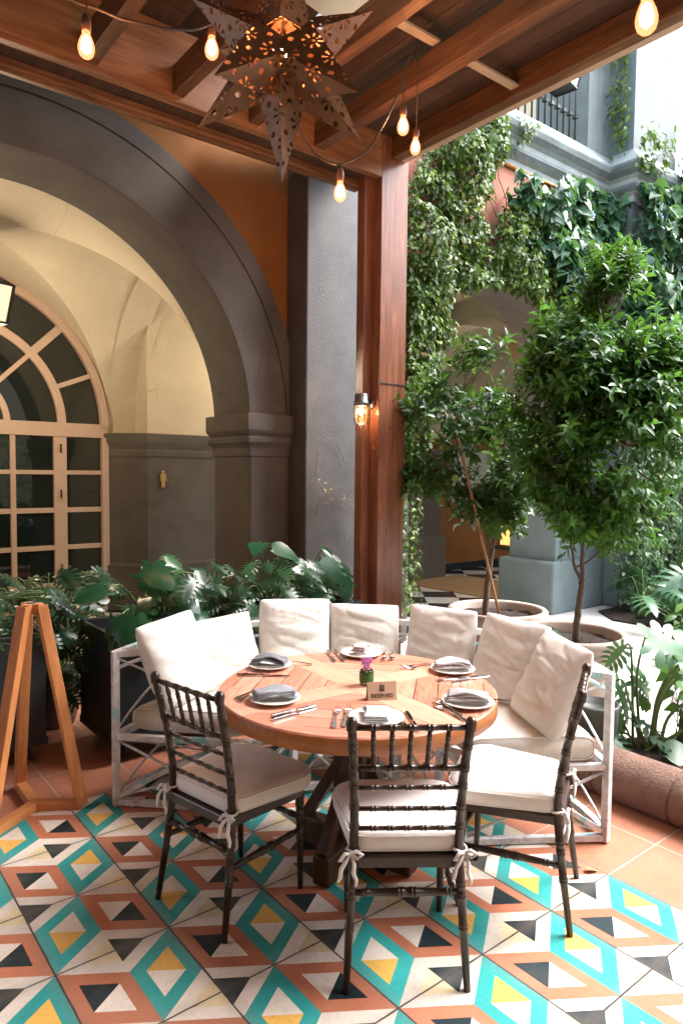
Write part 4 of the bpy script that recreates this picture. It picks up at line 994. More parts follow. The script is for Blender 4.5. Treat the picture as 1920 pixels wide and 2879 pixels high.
# (kind, centre offset from table centre, heading of the business end, label)
cut = [('knife', (0.211, 0.458), -117, 'left-hand knife of the pair beside the far plate'), ('knife', (0.250, 0.440), -115, 'right-hand knife of the pair, closest to the far plate'),
       ('fork', (0.44, 0.31), -133, 'left-hand fork of the pair right of the far plate'), ('fork', (0.475, 0.29), -133, 'right-hand fork of the pair right of the far plate'),
       ('fork', (0.450, 0.062), 160, 'upper fork left of the right back plate'), ('fork', (0.445, 0.035), 163, 'lower fork left of the right back plate'),
       ('knife', (0.437, -0.185), 160, 'crossing knife in front of the right back plate'), ('knife', (0.49, -0.225), -12, 'knife right of the right back plate, pointing outwards'),
       ('fork', (0.105, -0.435), 72, 'big fork left of the right front plate, tines towards the jar'), ('fork', (0.075, -0.475), 80, 'fork under the big one left of the right front plate'),
       ('knife', (0.315, -0.455), -50, 'knife handle showing right of the right front plate'),
       ('fork', (-0.316, -0.257), 47, 'left fork of the pair left of the nearest plate'), ('fork', (-0.28, -0.274), 46, 'right fork of the pair, next to the nearest plate'),
       ('knife', (-0.130, -0.414), 60, 'knife next to the nearest plate on its right'), ('knife', (-0.105, -0.450), 58, 'outer knife right of the nearest plate'),
       ('knife', (-0.392, -0.094), 0, 'upper knife in front of the left front plate'), ('knife', (-0.41, -0.127), 2, 'lower knife in front of the left front plate'),
       ('fork', (-0.405, 0.182), 6, 'upper fork behind the left front plate'), ('fork', (-0.415, 0.155), 8, 'lower fork behind the left front plate'),
       ('knife', (-0.250, 0.387), -39, 'upper knife in front of the left back plate'), ('knife', (-0.228, 0.370), -60 + 18, 'lower knife in front of the left back plate'),
       ('fork', (-0.02, 0.47), 129, 'fork poking out right of the left back plate')]
for kind, (dx, dy), hd, lab in cut:
    src = K0 if kind == 'knife' else F0
    if not used[kind]: o = src; used[kind] = True
    else: o = src.copy(); COL.objects.link(o)
    o.location = (C2.x + dx, C2.y + dy, ZT + (0.003 if 'under' not in lab else 0.0)); o.rotation_euler = (0, 0, R(hd))
    meta(o, lab, kind, kind + ('s' if kind == 'fork' else '') .replace('knifes', 'knives') + ' on the round table' if kind == 'fork' else 'knives on the round table')
# flower jar
def jar():
    x, y = 1.972, 2.288
    S = thing('flower_jar', 'small glass jar wrapped in a green leaf with pink flowers', 'flower vase', (x, y, ZT))
    MB().lathe([(0.0, 0.003), (0.026, 0.003), (0.030, 0.010), (0.031, 0.055), (0.028, 0.066), (0.028, 0.070), (0.026, 0.070), (0.028, 0.055), (0.027, 0.012), (0.0, 0.008)], (x, y, ZT), 28).obj('glass_jar', clear, S)
    MB().lathe([(0.0318, 0.018), (0.0325, 0.02), (0.0325, 0.058), (0.0318, 0.06)], (x, y, ZT), 28).obj('leaf_wrap', leafwrap, S)
    mb = MB(); r = random.Random(5); cen = []
    for k in range(8):
        a = r.uniform(0, 6.28); rr_ = r.uniform(0.0, 0.022); c = Vector((x + rr_ * math.cos(a), y + rr_ * math.sin(a), ZT + r.uniform(0.078, 0.108))); cen.append(c)
    tv, tf = strip_leaf([(0.3, 0.14), (0.7, 0.2)], 0.2, -0.2); pos = []; fw = []; nr = []; sc_ = []
    for c in cen:
        for q in range(34):
            d = Vector((r.gauss(0, 1), r.gauss(0, 1), r.gauss(0.5, 0.8))).normalized(); pos.append(c + d * 0.002); fw.append(d); nr.append(Vector((r.random(), r.random(), 1))); sc_.append(0.014 + r.random() * 0.005)
    mb.cloud(tv, tf, pos, fw, nr, sc_).obj('flowers', flower_pink, S)
    st = MB()
    for c in cen: st.tube([(x, y, ZT + 0.01), c], 0.0012, 5)
    st.obj('stems', stem_m, S)
jar()
# reserved card
def text_mesh(txt, size, name, m, M, parent):
    cu = bpy.data.curves.new(name, 'FONT'); cu.body = txt; cu.size = size; cu.align_x = 'CENTER'; cu.extrude = 0.0002; cu.offset = size * 0.012
    ob = bpy.data.objects.new('tmp', cu); COL.objects.link(ob); dg = bpy.context.evaluated_depsgraph_get()
    me = bpy.data.meshes.new_from_object(ob.evaluated_get(dg)); bpy.data.objects.remove(ob); me.name = name; me.transform(M); me.materials.clear(); me.materials.append(m)
    o = bpy.data.objects.new(name, me); COL.objects.link(o); o.parent = parent; return o
def card():
    a = Vector((1.920 - 0.083, 2.29 - 0.170)); b = Vector((1.92 + 0.026, 2.29 - 0.231)); d = (b - a).normalized(); ang = math.atan2(d.y, d.x)
    S = thing('reserved_card', 'folded tan RESERVED card standing on the table', 'sign', (a.x, a.y, ZT), ang, world=False)
    W_, Hh, dp = 0.122, 0.072, 0.022
    mb = MB()
    for sgn in (0, 1):
        y0, y1 = (0, dp) if sgn == 0 else (2 * dp, dp)
        nrm = 0.0006
        mb.add([(0, y0, 0), (W_, y0, 0), (W_, y1, Hh), (0, y1, Hh), (0, y0 + nrm * 2, 0), (W_, y0 + nrm * 2, 0), (W_, y1 + nrm, Hh - .001), (0, y1 + nrm, Hh - .001)],
               [(0, 1, 2, 3), (4, 7, 6, 5), (0, 4, 5, 1), (1, 5, 6, 2), (2, 6, 7, 3), (3, 7, 4, 0)])
    cb_ = mb.obj('folded_card', card_m, S)
    tilt = math.atan2(Hh, dp)
    def P2(z_, off=0.0008): return Matrix.Translation((W_ / 2, dp * z_ / Hh - off, z_)) @ Matrix.Rotation(tilt, 4, 'X')
    t = text_mesh('RESERVED', 0.0205, 'lettering', ink, P2(0.011) @ Matrix.Scale(1.02, 4, (1, 0, 0)) @ Matrix.Scale(1.12, 4, (0, 1, 0)), cb_)
    lg = MB(); M = P2(0.035); lg.box(-0.0095, 0.0095, 0, 0.0265, 0, 0.0003, M); lo = lg.obj('emblem', ink, cb_)
    sq = MB()
    for pts in ([(-0.006, 0.024), (-0.001, 0.019), (-0.006, 0.015), (-0.0055, 0.010), (0.0, 0.006), (-0.004, 0.002)], [(0.006, 0.025), (0.002, 0.021), (0.006, 0.017), (0.001, 0.013), (0.006, 0.009), (0.005, 0.003)], [(0.0, 0.024), (0.0, 0.015), (-0.002, 0.010)]):
        sq.tube([M @ Vector((px, py, 0.0006)) for px, py in pts], 0.00055, 5)
    sq.obj('emblem_lines', card_m, lo)
card()

# ------------------------------------------------------------------ chairs
def turned(mb, a, b, r, beads=(), n=12, taper=1.0, swell=0.0, r_end=None):
    """bamboo-turned rod from a to b with double ring beads at fractions"""
    a, b = Vector(a), Vector(b); L = (b - a).length; st = [(0.0, 1), (1.0, 1)]
    for f in beads:
        w_ = 0.0035 / L
        st += [(f - 3.2 * w_, 1.0), (f - 2.4 * w_, 1.22), (f - 1.2 * w_, 1.22), (f - 0.5 * w_, 1.02), (f + 0.5 * w_, 1.02), (f + 1.2 * w_, 1.22), (f + 2.4 * w_, 1.22), (f + 3.2 * w_, 1.0)]
    st = sorted(s_ for s_ in st if -1e-6 <= s_[0] <= 1 + 1e-6)
    if swell: st = sorted(st + [(0.25, 1.0), (0.5, 1.0), (0.75, 1.0)])
    pts = [a + (b - a) * t for t, _ in st]
    rad = [r * k * (1 + (taper - 1) * t) * (1 + swell * math.sin(math.pi * t) ** 2) for t, k in st]
    return mb.tube(pts, rad, n)
def curve_turned(mb, P_, r, beads, n=12, ends=None):
    """turned rod along a polyline; beads are heights z"""
    out = []; rad = []
    zs = [p[2] for p in P_]
    def at(z):
        for p, q in zip(P_, P_[1:]):
            if min(p[2], q[2]) - 1e-9 <= z <= max(p[2], q[2]) + 1e-9:
                t = (z - p[2]) / (q[2] - p[2]); return Vector(p).lerp(Vector(q), t)
    st = [(z, 1.0) for z in zs]
    for z in beads: st += [(z - 0.010, 1.0), (z - 0.008, 1.16), (z - 0.004, 1.16), (z - 0.0015, 1.04), (z + 0.0015, 1.04), (z + 0.004, 1.16), (z + 0.008, 1.16), (z + 0.010, 1.0)]
    z0, z1 = min(zs), max(zs); st = sorted(s_ for s_ in st if z0 <= s_[0] <= z1)
    for z, k in st:
        p = at(z); out.append(p); t = (z - z0) / (z1 - z0); rr_ = r(z) if callable(r) else r; rad.append(rr_ * k)
    return mb.tube(out, rad, n)
def make_chair(label):
    """front of the chair is +Y; origin on the floor under the seat centre"""
    S = thing('dining_chair', label, 'chair', world=False, group='dark bamboo-turned chairs round the table')
    hb = 0.17          # half width between back posts at seat height
    def post(sx):
        pts = [(sx * 0.199, -0.235, 0.0), (sx * 0.188, -0.205, 0.20), (sx * 0.176, -0.178, 0.42), (sx * 0.174, -0.182, 0.55), (sx * 0.178, -0.205, 0.70), (sx * 0.186, -0.238, 0.84), (sx * 0.190, -0.250, 0.895)]
        mb = MB(); curve_turned(mb, pts, lambda z: 0.0115 + 0.0035 * min(1, z / 0.25), [0.30, 0.335, 0.20, 0.53, 0.60, 0.675, 0.74, 0.82], 14)
        mb.lathe([(0.0, 0.026), (0.010, 0.024), (0.0185, 0.012), (0.019, 0.0), (0.016, -0.012), (0.018, -0.016), (0.014, -0.022)], pts[-1], 14)
        return mb.obj('back_leg', chair_m, S), pts
    def pat(z, sx):
        pts = PT[sx]
        for p, q in zip(pts, pts[1:]):
            if p[2] <= z <= q[2]: return Vector(p).lerp(Vector(q), (z - p[2]) / (q[2] - p[2]))
    PT = {}
    for sx in (-1, 1):
        o, pts = post(sx); PT[sx] = pts
    for sx in (-1, 1):
        mb = MB(); pts = [(sx * 0.178, 0.185, 0.0), (sx * 0.180, 0.18, 0.2), (sx * 0.180, 0.175, 0.425)]
        curve_turned(mb, pts, lambda z: 0.0108 + 0.0055 * min(1, z / 0.3), [0.385, 0.36, 0.30, 0.22], 14); mb.obj('front_leg', chair_m, S)
    # rails
    def rail(z, beads, r=0.0078, name='back_rail', bow=0.0):
        mb = MB(); a, b = pat(z, -1), pat(z, 1); turned(mb, a, b, r, beads, 10); return mb.obj(name, chair_m, S)
    five = [0.18, 0.34, 0.5, 0.66, 0.82]
    rail(0.885, five, 0.0098, 'top_rail'); rail(0.740, five, 0.0105); rail(0.668, five); rail(0.592, five); rail(0.522, five)
    for k in five:
        a = pat(0.740, -1).lerp(pat(0.740, 1), k); b = pat(0.885, -1).lerp(pat(0.885, 1), k)
        mb = MB(); turned(mb, a, b, 0.0075, (0.25, 0.5, 0.75), 10); mb.obj('spindle', chair_m, S)
    # stretchers
    mb = MB(); turned(mb, pat(0.31, -1), pat(0.31, 1), 0.0105, (0.12, 0.44, 0.56, 0.88), 12, swell=0.35); mb.obj('stretcher', chair_m, S)
    mb = MB(); turned(mb, (-0.18, 0.178, 0.30), (0.18, 0.178, 0.30), 0.0105, (0.12, 0.44, 0.56, 0.88), 12, swell=0.35); mb.obj('stretcher', chair_m, S)
    for sx in (-1, 1):
        p = pat(0.25, sx); mb = MB(); turned(mb, p, (sx * 0.18, 0.178, 0.25), 0.0105, (0.15, 0.44, 0.56, 0.85), 12, swell=0.35); mb.obj('stretcher', chair_m, S)
    # seat frame
    def rpoly(hw_b, hw_f, yb, yf, r, n=7):
        cs = [(-hw_b + r, yb + r, 180), (hw_b - r, yb + r, 270), (hw_f - r * 1.5, yf - r * 1.5, 0), (-hw_f + r * 1.5, yf - r * 1.5, 90)]
        out = []
        for i, (cx, cy, a0) in enumerate(cs):
            q = r if i < 2 else r * 1.5
            for k in range(n + 1): a = R(a0 + 90 * k / n); out.append((cx + q * math.cos(a), cy + q * math.sin(a)))
        return out
    sf = rpoly(0.185, 0.205, -0.20, 0.205, 0.03)
    MB().prism(sf, 'Z', 0.395, 0.435).obj('seat_frame', chair_m, S, bevel=0.006)
    # seat pad
    pad = MB(); outline = rpoly(0.196, 0.238, -0.182, 0.238, 0.065); n = len(outline); prof = [(0.92, 0.436), (0.975, 0.440), (1.0, 0.455), (1.004, 0.472), (0.99, 0.492), (0.95, 0.503), (0.80, 0.509), (0.5, 0.512), (0.2, 0.513)]
    vs = []
    for sc_, z in prof:
        for (x, y) in outline:
            yy = (y - 0.02) * sc_ + 0.02
            wv = 0.0015 * math.sin(x * 60) * math.cos(y * 47) if z > 0.48 else 0
            vs.append((x * sc_, yy, z + wv))
    fs = [(i * n + j, i * n + (j + 1) % n, (i + 1) * n + (j + 1) % n, (i + 1) * n + j) for i in range(len(prof) - 1) for j in range(n)]
    fs += [tuple(range(n))[::-1], tuple((len(prof) - 1) * n + j for j in range(n))]
    pad.add(vs, fs, True); po = pad.obj('seat_pad', fabric2, S)
    for z, k in ((0.4925, 0.993), (0.444, 0.985)): MB().tube([(x * k, (y - 0.02) * k + 0.02, z) for x, y in outline], 0.0028, 6, closed=True).obj('piping', fabric2, po)
    # ties
    for sx in (-1, 1):
        tb = MB(); c = pat(0.452, sx); rr_ = 0.0235
        tb.tube([c + Vector((rr_ * math.cos(a), rr_ * math.sin(a), 0.003 * math.sin(a * 2))) for a in [2 * math.pi * i / 16 for i in range(16)]], 0.0042, 6, closed=True)
        k0 = c + Vector((sx * 0.012, -rr_ - 0.004, -0.002))
        def rib(pts): 
            tb.tube([k0 + Vector(p) for p in pts], [0.004, 0.0065, 0.0075, 0.0065, 0.004][:len(pts)] if len(pts) == 5 else 0.005, 6)
        rib([(0, 0, 0), (0.018, -0.008, 0.012), (0.038, -0.010, 0.002), (0.022, -0.008, -0.012), (0, 0, 0)])
        rib([(0, 0, 0), (-0.018, -0.008, 0.004), (-0.034, -0.012, -0.018), (-0.016, -0.008, -0.024), (0, 0, 0)])
        rib([(0, 0, 0), (0.012, -0.01, -0.03), (0.010, -0.012, -0.06), (0.020, -0.010, -0.085), (0.018, -0.010, -0.105)])
        rib([(0, 0, 0), (-0.014, -0.01, -0.02), (-0.030, -0.012, -0.045), (-0.034, -0.010, -0.075), (-0.040, -0.010, -0.09)])
        tb.tube([c + Vector((-sx * 0.01, 0.02, 0)), c + Vector((-sx * 0.02, 0.06, -0.002))], 0.004, 6)
        tb.lathe([(0.0, 0.008), (0.008, 0.0), (0.0, -0.008)], k0, 10); tb.obj('tie', fabric2, po)
    return S
CH0 = make_chair('front dining chair seen from behind, its back to the camera')
def place(o, bm_, fm, label):
    bm_, fm = Vector(bm_), Vector(fm); d = (fm - bm_).normalized()
    c = bm_ + d * 0.235; o.location = (c.x, c.y, 0); o.rotation_euler = (0, 0, math.atan2(d.y, d.x) - math.pi / 2); o['label'] = label
place(CH0, (1.540, 1.567), (1.773, 1.880), 'dark turned chair in front of the table, its back to the camera')
CH1 = copy_tree(CH0); place(CH1, (1.147, 2.337), (1.534, 2.417), 'dark turned chair on the left of the table with shaded pinkish seat pad')
CH2 = copy_tree(CH0); place(CH2, (2.380, 1.497), (2.192, 1.828), 'dark turned chair on the right of the table seen from its side')

# ------------------------------------------------------------------ curved bench
BC = Vector((1.96, 2.41, 0)); RO, RI = 1.205, 0.53
AO0, AO1 = R(-37), R(125.3); AI0, AI1 = R(-40.5), R(112.7)
def bp(t, s_, z):
    """t along the bench 0..1 (right end to left end), s_ 0 inner .. 1 outer"""
    a = AI0 + (AI1 - AI0) * t; b = AO0 + (AO1 - AO0) * t
    p = Vector((BC.x + RI * math.cos(a), BC.y + RI * math.sin(a))); q = Vector((BC.x + RO * math.cos(b), BC.y + RO * math.sin(b)))
    r = p.lerp(q, s_); return Vector((r.x, r.y, z))
def bench():
    S = thing('curved_bench', 'curved bench with distressed white metal frame wrapped round the far side of the table', 'bench', BC)
    TS = [i / 40 for i in range(41)]; w_ = 0.034
    def arc(s_, z, t0=0, t1=1, wd=w_, ht=w_):
        ts = [t0 + (t1 - t0) * i / 30 for i in range(31)]; pts = [bp(t, s_, z) for t in ts]; mb = MB()
        mb.sweep([(p.x, p.y) for p in pts], [(-wd / 2, z - ht / 2), (wd / 2, z - ht / 2), (wd / 2, z + ht / 2), (-wd / 2, z + ht / 2)]); return mb
    arc(1, 0.775).obj('top_rail', bench_m, S, bevel=0.003); arc(1, 0.70, 0, 1, 0.014, 0.014).obj('back_rod', bench_m, S)
    for s_ in (0.0, 1.0):
        arc(s_, 0.355).obj('seat_rail', bench_m, S, bevel=0.003)
        arc(s_, 0.035).obj('floor_rail', bench_m, S, bevel=0.003)
    nseg = 5
    for k in range(nseg + 1):
        t = k / nseg
        MB().bar(bp(t, 1, 0.0), bp(t, 1, 0.79), w_, w_).obj('leg', bench_m, S, bevel=0.003)
        MB().bar(bp(t, 0, 0.0), bp(t, 0, 0.37), w_, w_).obj('leg', bench_m, S, bevel=0.003)
        MB().bar(bp(t, 0.02, 0.355), bp(t, 0.98, 0.355), w_ * 0.9, w_ * 0.9).obj('cross_bar', bench_m, S, bevel=0.003)
    for t in (0, 1):
        MB().bar(bp(t, 0.0, 0.02), bp(t, 0.98, 0.02), w_ * 0.9, w_ * 0.9).obj('cross_bar', bench_m, S, bevel=0.003)
        mb = MB(); mb.bar(bp(t, 1, 0.775), bp(t - (0.04 if t else -0.04), 0.72, 0.775), 0.03); 
        mb.obj('arm_stub', bench_m, S)
        # fan of thin rods and a bowed bar in the end panel
        mb = MB()
        mb.tube([bp(t, 0.97, 0.33), bp(t, 0.5, 0.18), bp(t, 0.03, 0.05)], 0.007, 6); mb.tube([bp(t, 0.97, 0.05), bp(t, 0.5, 0.15), bp(t, 0.03, 0.33)], 0.007, 6)
        mb.obj('cross_rod', bench_m, S)
        mb = MB(); pts = [bp(t, 0.97 - 0.94 * i / 12, 0.05 + 0.26 * math.sin(math.pi / 2 * i / 12)) for i in range(13)]
        for a, b in zip(pts, pts[1:]): mb.bar(a, b, 0.022, 0.022)
        mb.obj('curved_brace', bench_m, S)
    # back and front webs of crossing rods with a hub
    for k in range(nseg):
        for s_, z0, z1 in ((1.0, 0.38, 0.76), (0.0, 0.05, 0.34), (1.0, 0.05, 0.34)):
            mb = MB(); tm = (k + .5) / nseg; zc = (z0 + z1) / 2; dt = 0.5 / nseg
            for a, b in ((-1, z0), (-1, z1), (1, z0), (1, z1)):
                pts = [bp(tm + a * dt * f, s_, zc + (b - zc) * f) for f in (0.0, 0.33, 0.66, 1.0)]; mb.tube(pts, 0.0065, 6)
            c = bp(tm, s_, zc); mb.lathe([(0, 0.012), (0.02, 0.010), (0.024, 0.0), (0.02, -0.01), (0, -0.012)], c, 12); mb.obj('rod_web', bench_m, S)
    return S
bench()
def cushion(t0, t1, label, s0=0.02, s1=0.93, z0=0.375, z1=0.498):
    mb = MB(); n = 30; prof = []
    # rounded section in (s, z)
    for k in range(24):
        a = 2 * math.pi * k / 24; c, q = math.cos(a), math.sin(a)
        prof.append((math.copysign(abs(c) ** 0.28, c), math.copysign(abs(q) ** 0.5, q)))
    vs = []; m_ = len(prof); mid, hs_ = (s0 + s1) / 2, (s1 - s0) / 2; zc, hz = (z0 + z1) / 2, (z1 - z0) / 2
    for i in range(n + 1):
        u = i / n; e = min(1.0, min(u, 1 - u) * n / 2.0); k = 0.90 + 0.10 * math.sin(math.pi / 2 * e)
        for a, b in prof:
            crown = 0.010 * (1 - a * a) * math.sin(math.pi * min(1, max(0, u)))
            p = bp(t0 + (t1 - t0) * u, mid + hs_ * a * (0.96 + 0.04 * e), zc + hz * b * k + (crown if b > 0 else 0) + 0.002 * math.sin(23 * u * (t1 - t0) * 3 + 5 * a)); vs.append(p)
    fs = [(i * m_ + j, i * m_ + (j + 1) % m_, (i + 1) * m_ + (j + 1) % m_, (i + 1) * m_ + j) for i in range(n) for j in range(m_)]
    fs += [tuple(range(m_))[::-1], tuple(n * m_ + j for j in range(m_))]
    o = mb.add(vs, fs, True).obj('seat_cushion', fabric); meta(o, label, 'cushion', 'seat cushions of the curved bench')
    for i in (0, n):
        MB().tube([Vector(vs[i * m_ + j]) for j in range(m_)], 0.004, 6, closed=True).obj('piping', fabric, o)
    return o
cushion(0.005, 0.325, 'cream seat cushion at the right end of the curved bench')
cushion(0.335, 0.66, 'cream seat cushion in the middle of the bench behind the table')
cushion(0.67, 0.985, 'cream seat cushion at the left end of the curved bench')
def pillow(loc, w_, h, yaw, lean, roll, seed, label, th=0.085):
    r = random.Random(seed); n = 40; vs = []; fs = []
    ph = [r.uniform(0, 6.28) for _ in range(6)]
    def side(sgn):
        out = []
        for i in range(n + 1):
            for j in range(n + 1):
                u, v_ = 2 * i / n - 1, 2 * j / n - 1
                su, sv_ = abs(u), abs(v_)
                fx = max(0, 1 - su ** 3.0) ** 0.55 * max(0, 1 - sv_ ** 3.0) ** 0.55
                sh_ = 1 - 0.03 * (1 - sv_ ** 2) - 0.045 * (su * sv_) ** 4; sh2 = 1 - 0.03 * (1 - su ** 2) - 0.045 * (su * sv_) ** 4
                x = u * w_ / 2 * sh_; z = v_ * h / 2 * sh2
                wr = 0.006 * fx * (math.sin(6 * v_ + 2.0 * u + ph[0]) * 0.6 + math.sin(10 * v_ - 3.5 * u * u + ph[1]) * 0.55 + 0.4 * math.sin(16 * v_ + 3 * u + ph[2]))
                q_ = mnoise.noise(Vector((u * 0.9 + seed * 3.1, v_ * 3.6 + u * 1.0, seed + (0 if sgn < 0 else 9)))); wr -= 0.010 * max(0.0, 1 - abs(q_) * 7.0) * fx ** 1.3
                wr += 0.005 * math.exp(-((v_ + 0.15) / 0.35) ** 2) * math.sin(13 * v_ + 2.3 * math.sin(3 * u + ph[3])) * fx ** 1.4
                y = sgn * (th * fx * (1.0 - 0.18 * v_) + 0.003) + sgn * wr
                out.append((x, y - 0.02 * (v_ * v_), z + h / 2))
        return out
    f_ = side(-1); b_ = side(1); vs = f_ + b_; k = n + 1; o2 = len(f_)
    for i in range(n):
        for j in range(n):
            a = i * k + j; fs += [(a, a + k, a + k + 1, a + 1), (o2 + a, o2 + a + 1, o2 + a + k + 1, o2 + a + k)]
    for i in range(n):
        for a, b in ((i * k, (i + 1) * k), (i * k + n, (i + 1) * k + n), (i, i + 1), (n * k + i, n * k + i + 1)): fs.append((a, b, o2 + b, o2 + a))
    mb = MB().add(vs, fs, True); o = mb.obj('pillow', fabric)
    o.matrix_world = Matrix.Translation(loc) @ Matrix.Rotation(yaw, 4, 'Z') @ Matrix.Rotation(lean, 4, 'X') @ Matrix.Rotation(roll, 4, 'Y')
    meta(o, label, 'pillow', 'cream linen pillows leaning on the bench back')
    return o
# angle about bench centre, radius of the foot, width, height, lean (back), roll
PL = [(111, 0.93, 0.43, 0.46, 24, -4, 'cream pillow at the left end of the bench, leaning sideways', 0.485),
      (92, 0.95, 0.42, 0.43, 22, -3, 'cream pillow second from the left, sunk beside the leaning one', 0.455),
      (69, 0.98, 0.44, 0.47, 12, 2, 'tallest cream pillow, third from the left', 0.47),
      (45.5, 0.98, 0.43, 0.45, 16, 0, 'cream pillow directly behind the far plate in front of the post', 0.455),
      (19.5, 0.98, 0.43, 0.46, 14, 0, 'cream pillow upright just right of the timber post', 0.46),
      (-5, 0.97, 0.47, 0.47, 20, 0, 'wrinkled cream pillow leaning left, second from the right end', 0.46),
      (-27, 0.92, 0.46, 0.46, 24, 1, 'wrinkled cream pillow at the right end of the bench', 0.465)]
for i, (a, r_, w_, h_, ln, ro, lab, z) in enumerate(PL):
    a = R(a); c = (BC.x + r_ * math.cos(a), BC.y + r_ * math.sin(a), z + 0.012)
    pillow(c, w_, h_, a - math.pi / 2, R(-ln), R(ro), 50 + i, lab)

# ------------------------------------------------------------------ folding wooden stand at the left
def stand():
    S = thing('wooden_stand', 'three-legged light teak stand with metal bracket at the left edge', 'stand', (0.93, 3.6, 0))
    f1 = Vector((1.115, 3.47, 0.022)); f2 = Vector((0.925, 3.88, 0.022)); hub = Vector((0.925, 3.59, 0.022)); f3 = Vector((0.68, 3.42, 0.022))
    top = Vector((0.935, 3.65, 1.02)); wd = 0.05
    for i, f in enumerate((f1, f2, f3)):
        d = (top - f); d.z = 0; d.normalize(); tp = top - d * 0.055
        MB().bar(f, tp, wd, wd).obj('leg', teak, S, bevel=0.003)
        MB().bar(hub.lerp(f, 0.0) , f, wd, wd * 0.9).obj('base_bar', teak_x, S, bevel=0.003)
        MB().bar(tp + Vector((0, 0, -0.015)), top - d * 0.012 + Vector((0, 0, -0.015)), wd * 0.95, wd * 0.95).obj('head_block', teak_x, S, bevel=0.003)
        mb = MB(); mb.tube([tp + d * 0.02 + Vector((d.y, -d.x, 0)) * 0.022 + Vector((0, 0, -0.015)), tp + d * 0.02 - Vector((d.y, -d.x, 0)) * 0.022 + Vector((0, 0, -0.015))], 0.008, 10); mb.obj('bolt', steel, S)
    MB().box(top.x - 0.018, top.x + 0.018, top.y - 0.018, top.y + 0.018, top.z - 0.04, top.z + 0.012).obj('metal_bracket', iron, S, bevel=0.003)
stand()

# ------------------------------------------------------------------ planters
def planter(x0, x1, y0, y1, z0, z1, label, casters=True):
    S = thing('planter_box', label, 'planter', ((x0 + x1) / 2, (y0 + y1) / 2, 0), group='black planter boxes on castors')
    mb = MB(); t = 0.025
    mb.box(x0, x1, y0, y0 + t, z0, z1); mb.box(x0, x1, y1 - t, y1, z0, z1); mb.box(x0, x0 + t, y0 + t, y1 - t, z0, z1); mb.box(x1 - t, x1, y0 + t, y1 - t, z0, z1); mb.box(x0 + .001, x1 - .001, y0 + .001, y1 - .001, z0 - 0.012, z0)
    mb.obj('box', planter_m, S, bevel=0.005)
    MB().box(x0 + t, x1 - t, y0 + t, y1 - t, z0 + 0.1, z1 - 0.07).obj('soil', soil, S)
    r = MB(); r.box(x0 - 0.006, x1 + 0.006, y0 - 0.006, y0, z0 - 0.012, z0 + 0.03); r.box(x0 - 0.006, x0, y0, y1, z0 - 0.012, z0 + 0.03); r.obj('base_strip', planter_m, S)
    for cx in (x0 + 0.09, x1 - 0.09):
        for cy in (y0 + 0.08, y1 - 0.08):
            c = MB(); c.lathe([(0.0, -0.012), (0.034, -0.012), (0.038, -0.008), (0.038, 0.008), (0.034, 0.012), (0.0, 0.012)], (cx, cy, 0.038), 20, Matrix.Rotation(R(90), 4, 'Y')); w0 = c.obj('castor', rubber, S)
            f = MB(); f.box(cx - 0.022, cx - 0.017, cy - 0.015, cy + 0.02, 0.03, z0 - .013); f.box(cx + 0.017, cx + 0.022, cy - 0.015, cy + 0.02, 0.03, z0 - .013); f.box(cx - 0.022, cx + 0.022, cy - 0.025, cy + 0.025, z0 - 0.018, z0 - 0.012); f.obj('fork', zinc, w0)
    return S
planter(0.28, 1.145, 4.17, 4.80, 0.115, 0.755, 'black planter box at the left edge behind the wooden stand')
planter(1.42, 2.33, 3.87, 4.42, 0.115, 0.755, 'black planter box behind the left end of the bench')
planter(2.36, 3.30, 3.87, 4.42, 0.115, 0.755, 'black planter box behind the middle of the bench')
# pot in the gap
pp = MB().lathe([(0.0, 0.0), (0.13, 0.0), (0.16, 0.1), (0.19, 0.3), (0.205, 0.34), (0.20, 0.36), (0.18, 0.35), (0.17, 0.3), (0.0, 0.28)], (1.36, 4.78, 0), 32).obj('ceramic_pot', mat('grey_glaze', (0.12, 0.11, 0.10), 0.35, 0.25, 10)); meta(pp, 'grey ceramic pot in the gap between the two black planters on the left', 'pot')

# clay pots with trees
def clay_pot(x, y, R_, h, label):
    S = thing('clay_pot', label, 'pot', (x, y, 0), group='large clay pots with trees')
    MB().lathe([(0.0, 0.0), (R_ * 0.62, 0.0), (R_ * 0.66, 0.02), (R_ * 0.80, h * 0.42), (R_ * 0.90, h * 0.80), (R_ * 0.915, h - 0.075), (R_ * 0.98, h - 0.06), (R_ * 1.0, h - 0.04), (R_ * 1.0, h - 0.012), (R_ * 0.975, h), (R_ * 0.90, h), (R_ * 0.87, h - 0.015), (R_ * 0.85, h - 0.09), (R_ * 0.83, h - 0.11)], (x, y, 0), 64).obj('pot_body', pot_m, S)
    n = 40; vs = [(x, y, h - 0.055)]; fs = []
    for k in range(1, 9):
        for j in range(n):
            a = 2 * math.pi * j / n; q = R_ * 0.862 * k / 8; px, py = x + q * math.cos(a), y + q * math.sin(a)
            vs.append((px, py, h - 0.07 + 0.03 * mnoise.noise(Vector((px * 9, py * 9, 3))) + 0.02 * mnoise.noise(Vector((px * 31, py * 31, 1)))))
    for j in range(n): fs.append((0, 1 + j, 1 + (j + 1) % n))
    for k in range(7):
        for j in range(n): a = 1 + k * n; fs.append((a + j, a + n + j, a + n + (j + 1) % n, a + (j + 1) % n))
    MB().add(vs, fs, True).obj('soil', soil, S)
clay_pot(4.66, 3.73, 0.415, 0.57, 'wide clay pot nearer the corridor, holding the smaller staked tree')
clay_pot(4.40, 2.87, 0.405, 0.565, 'wide clay pot on the right behind the bench, holding the big bushy tree')
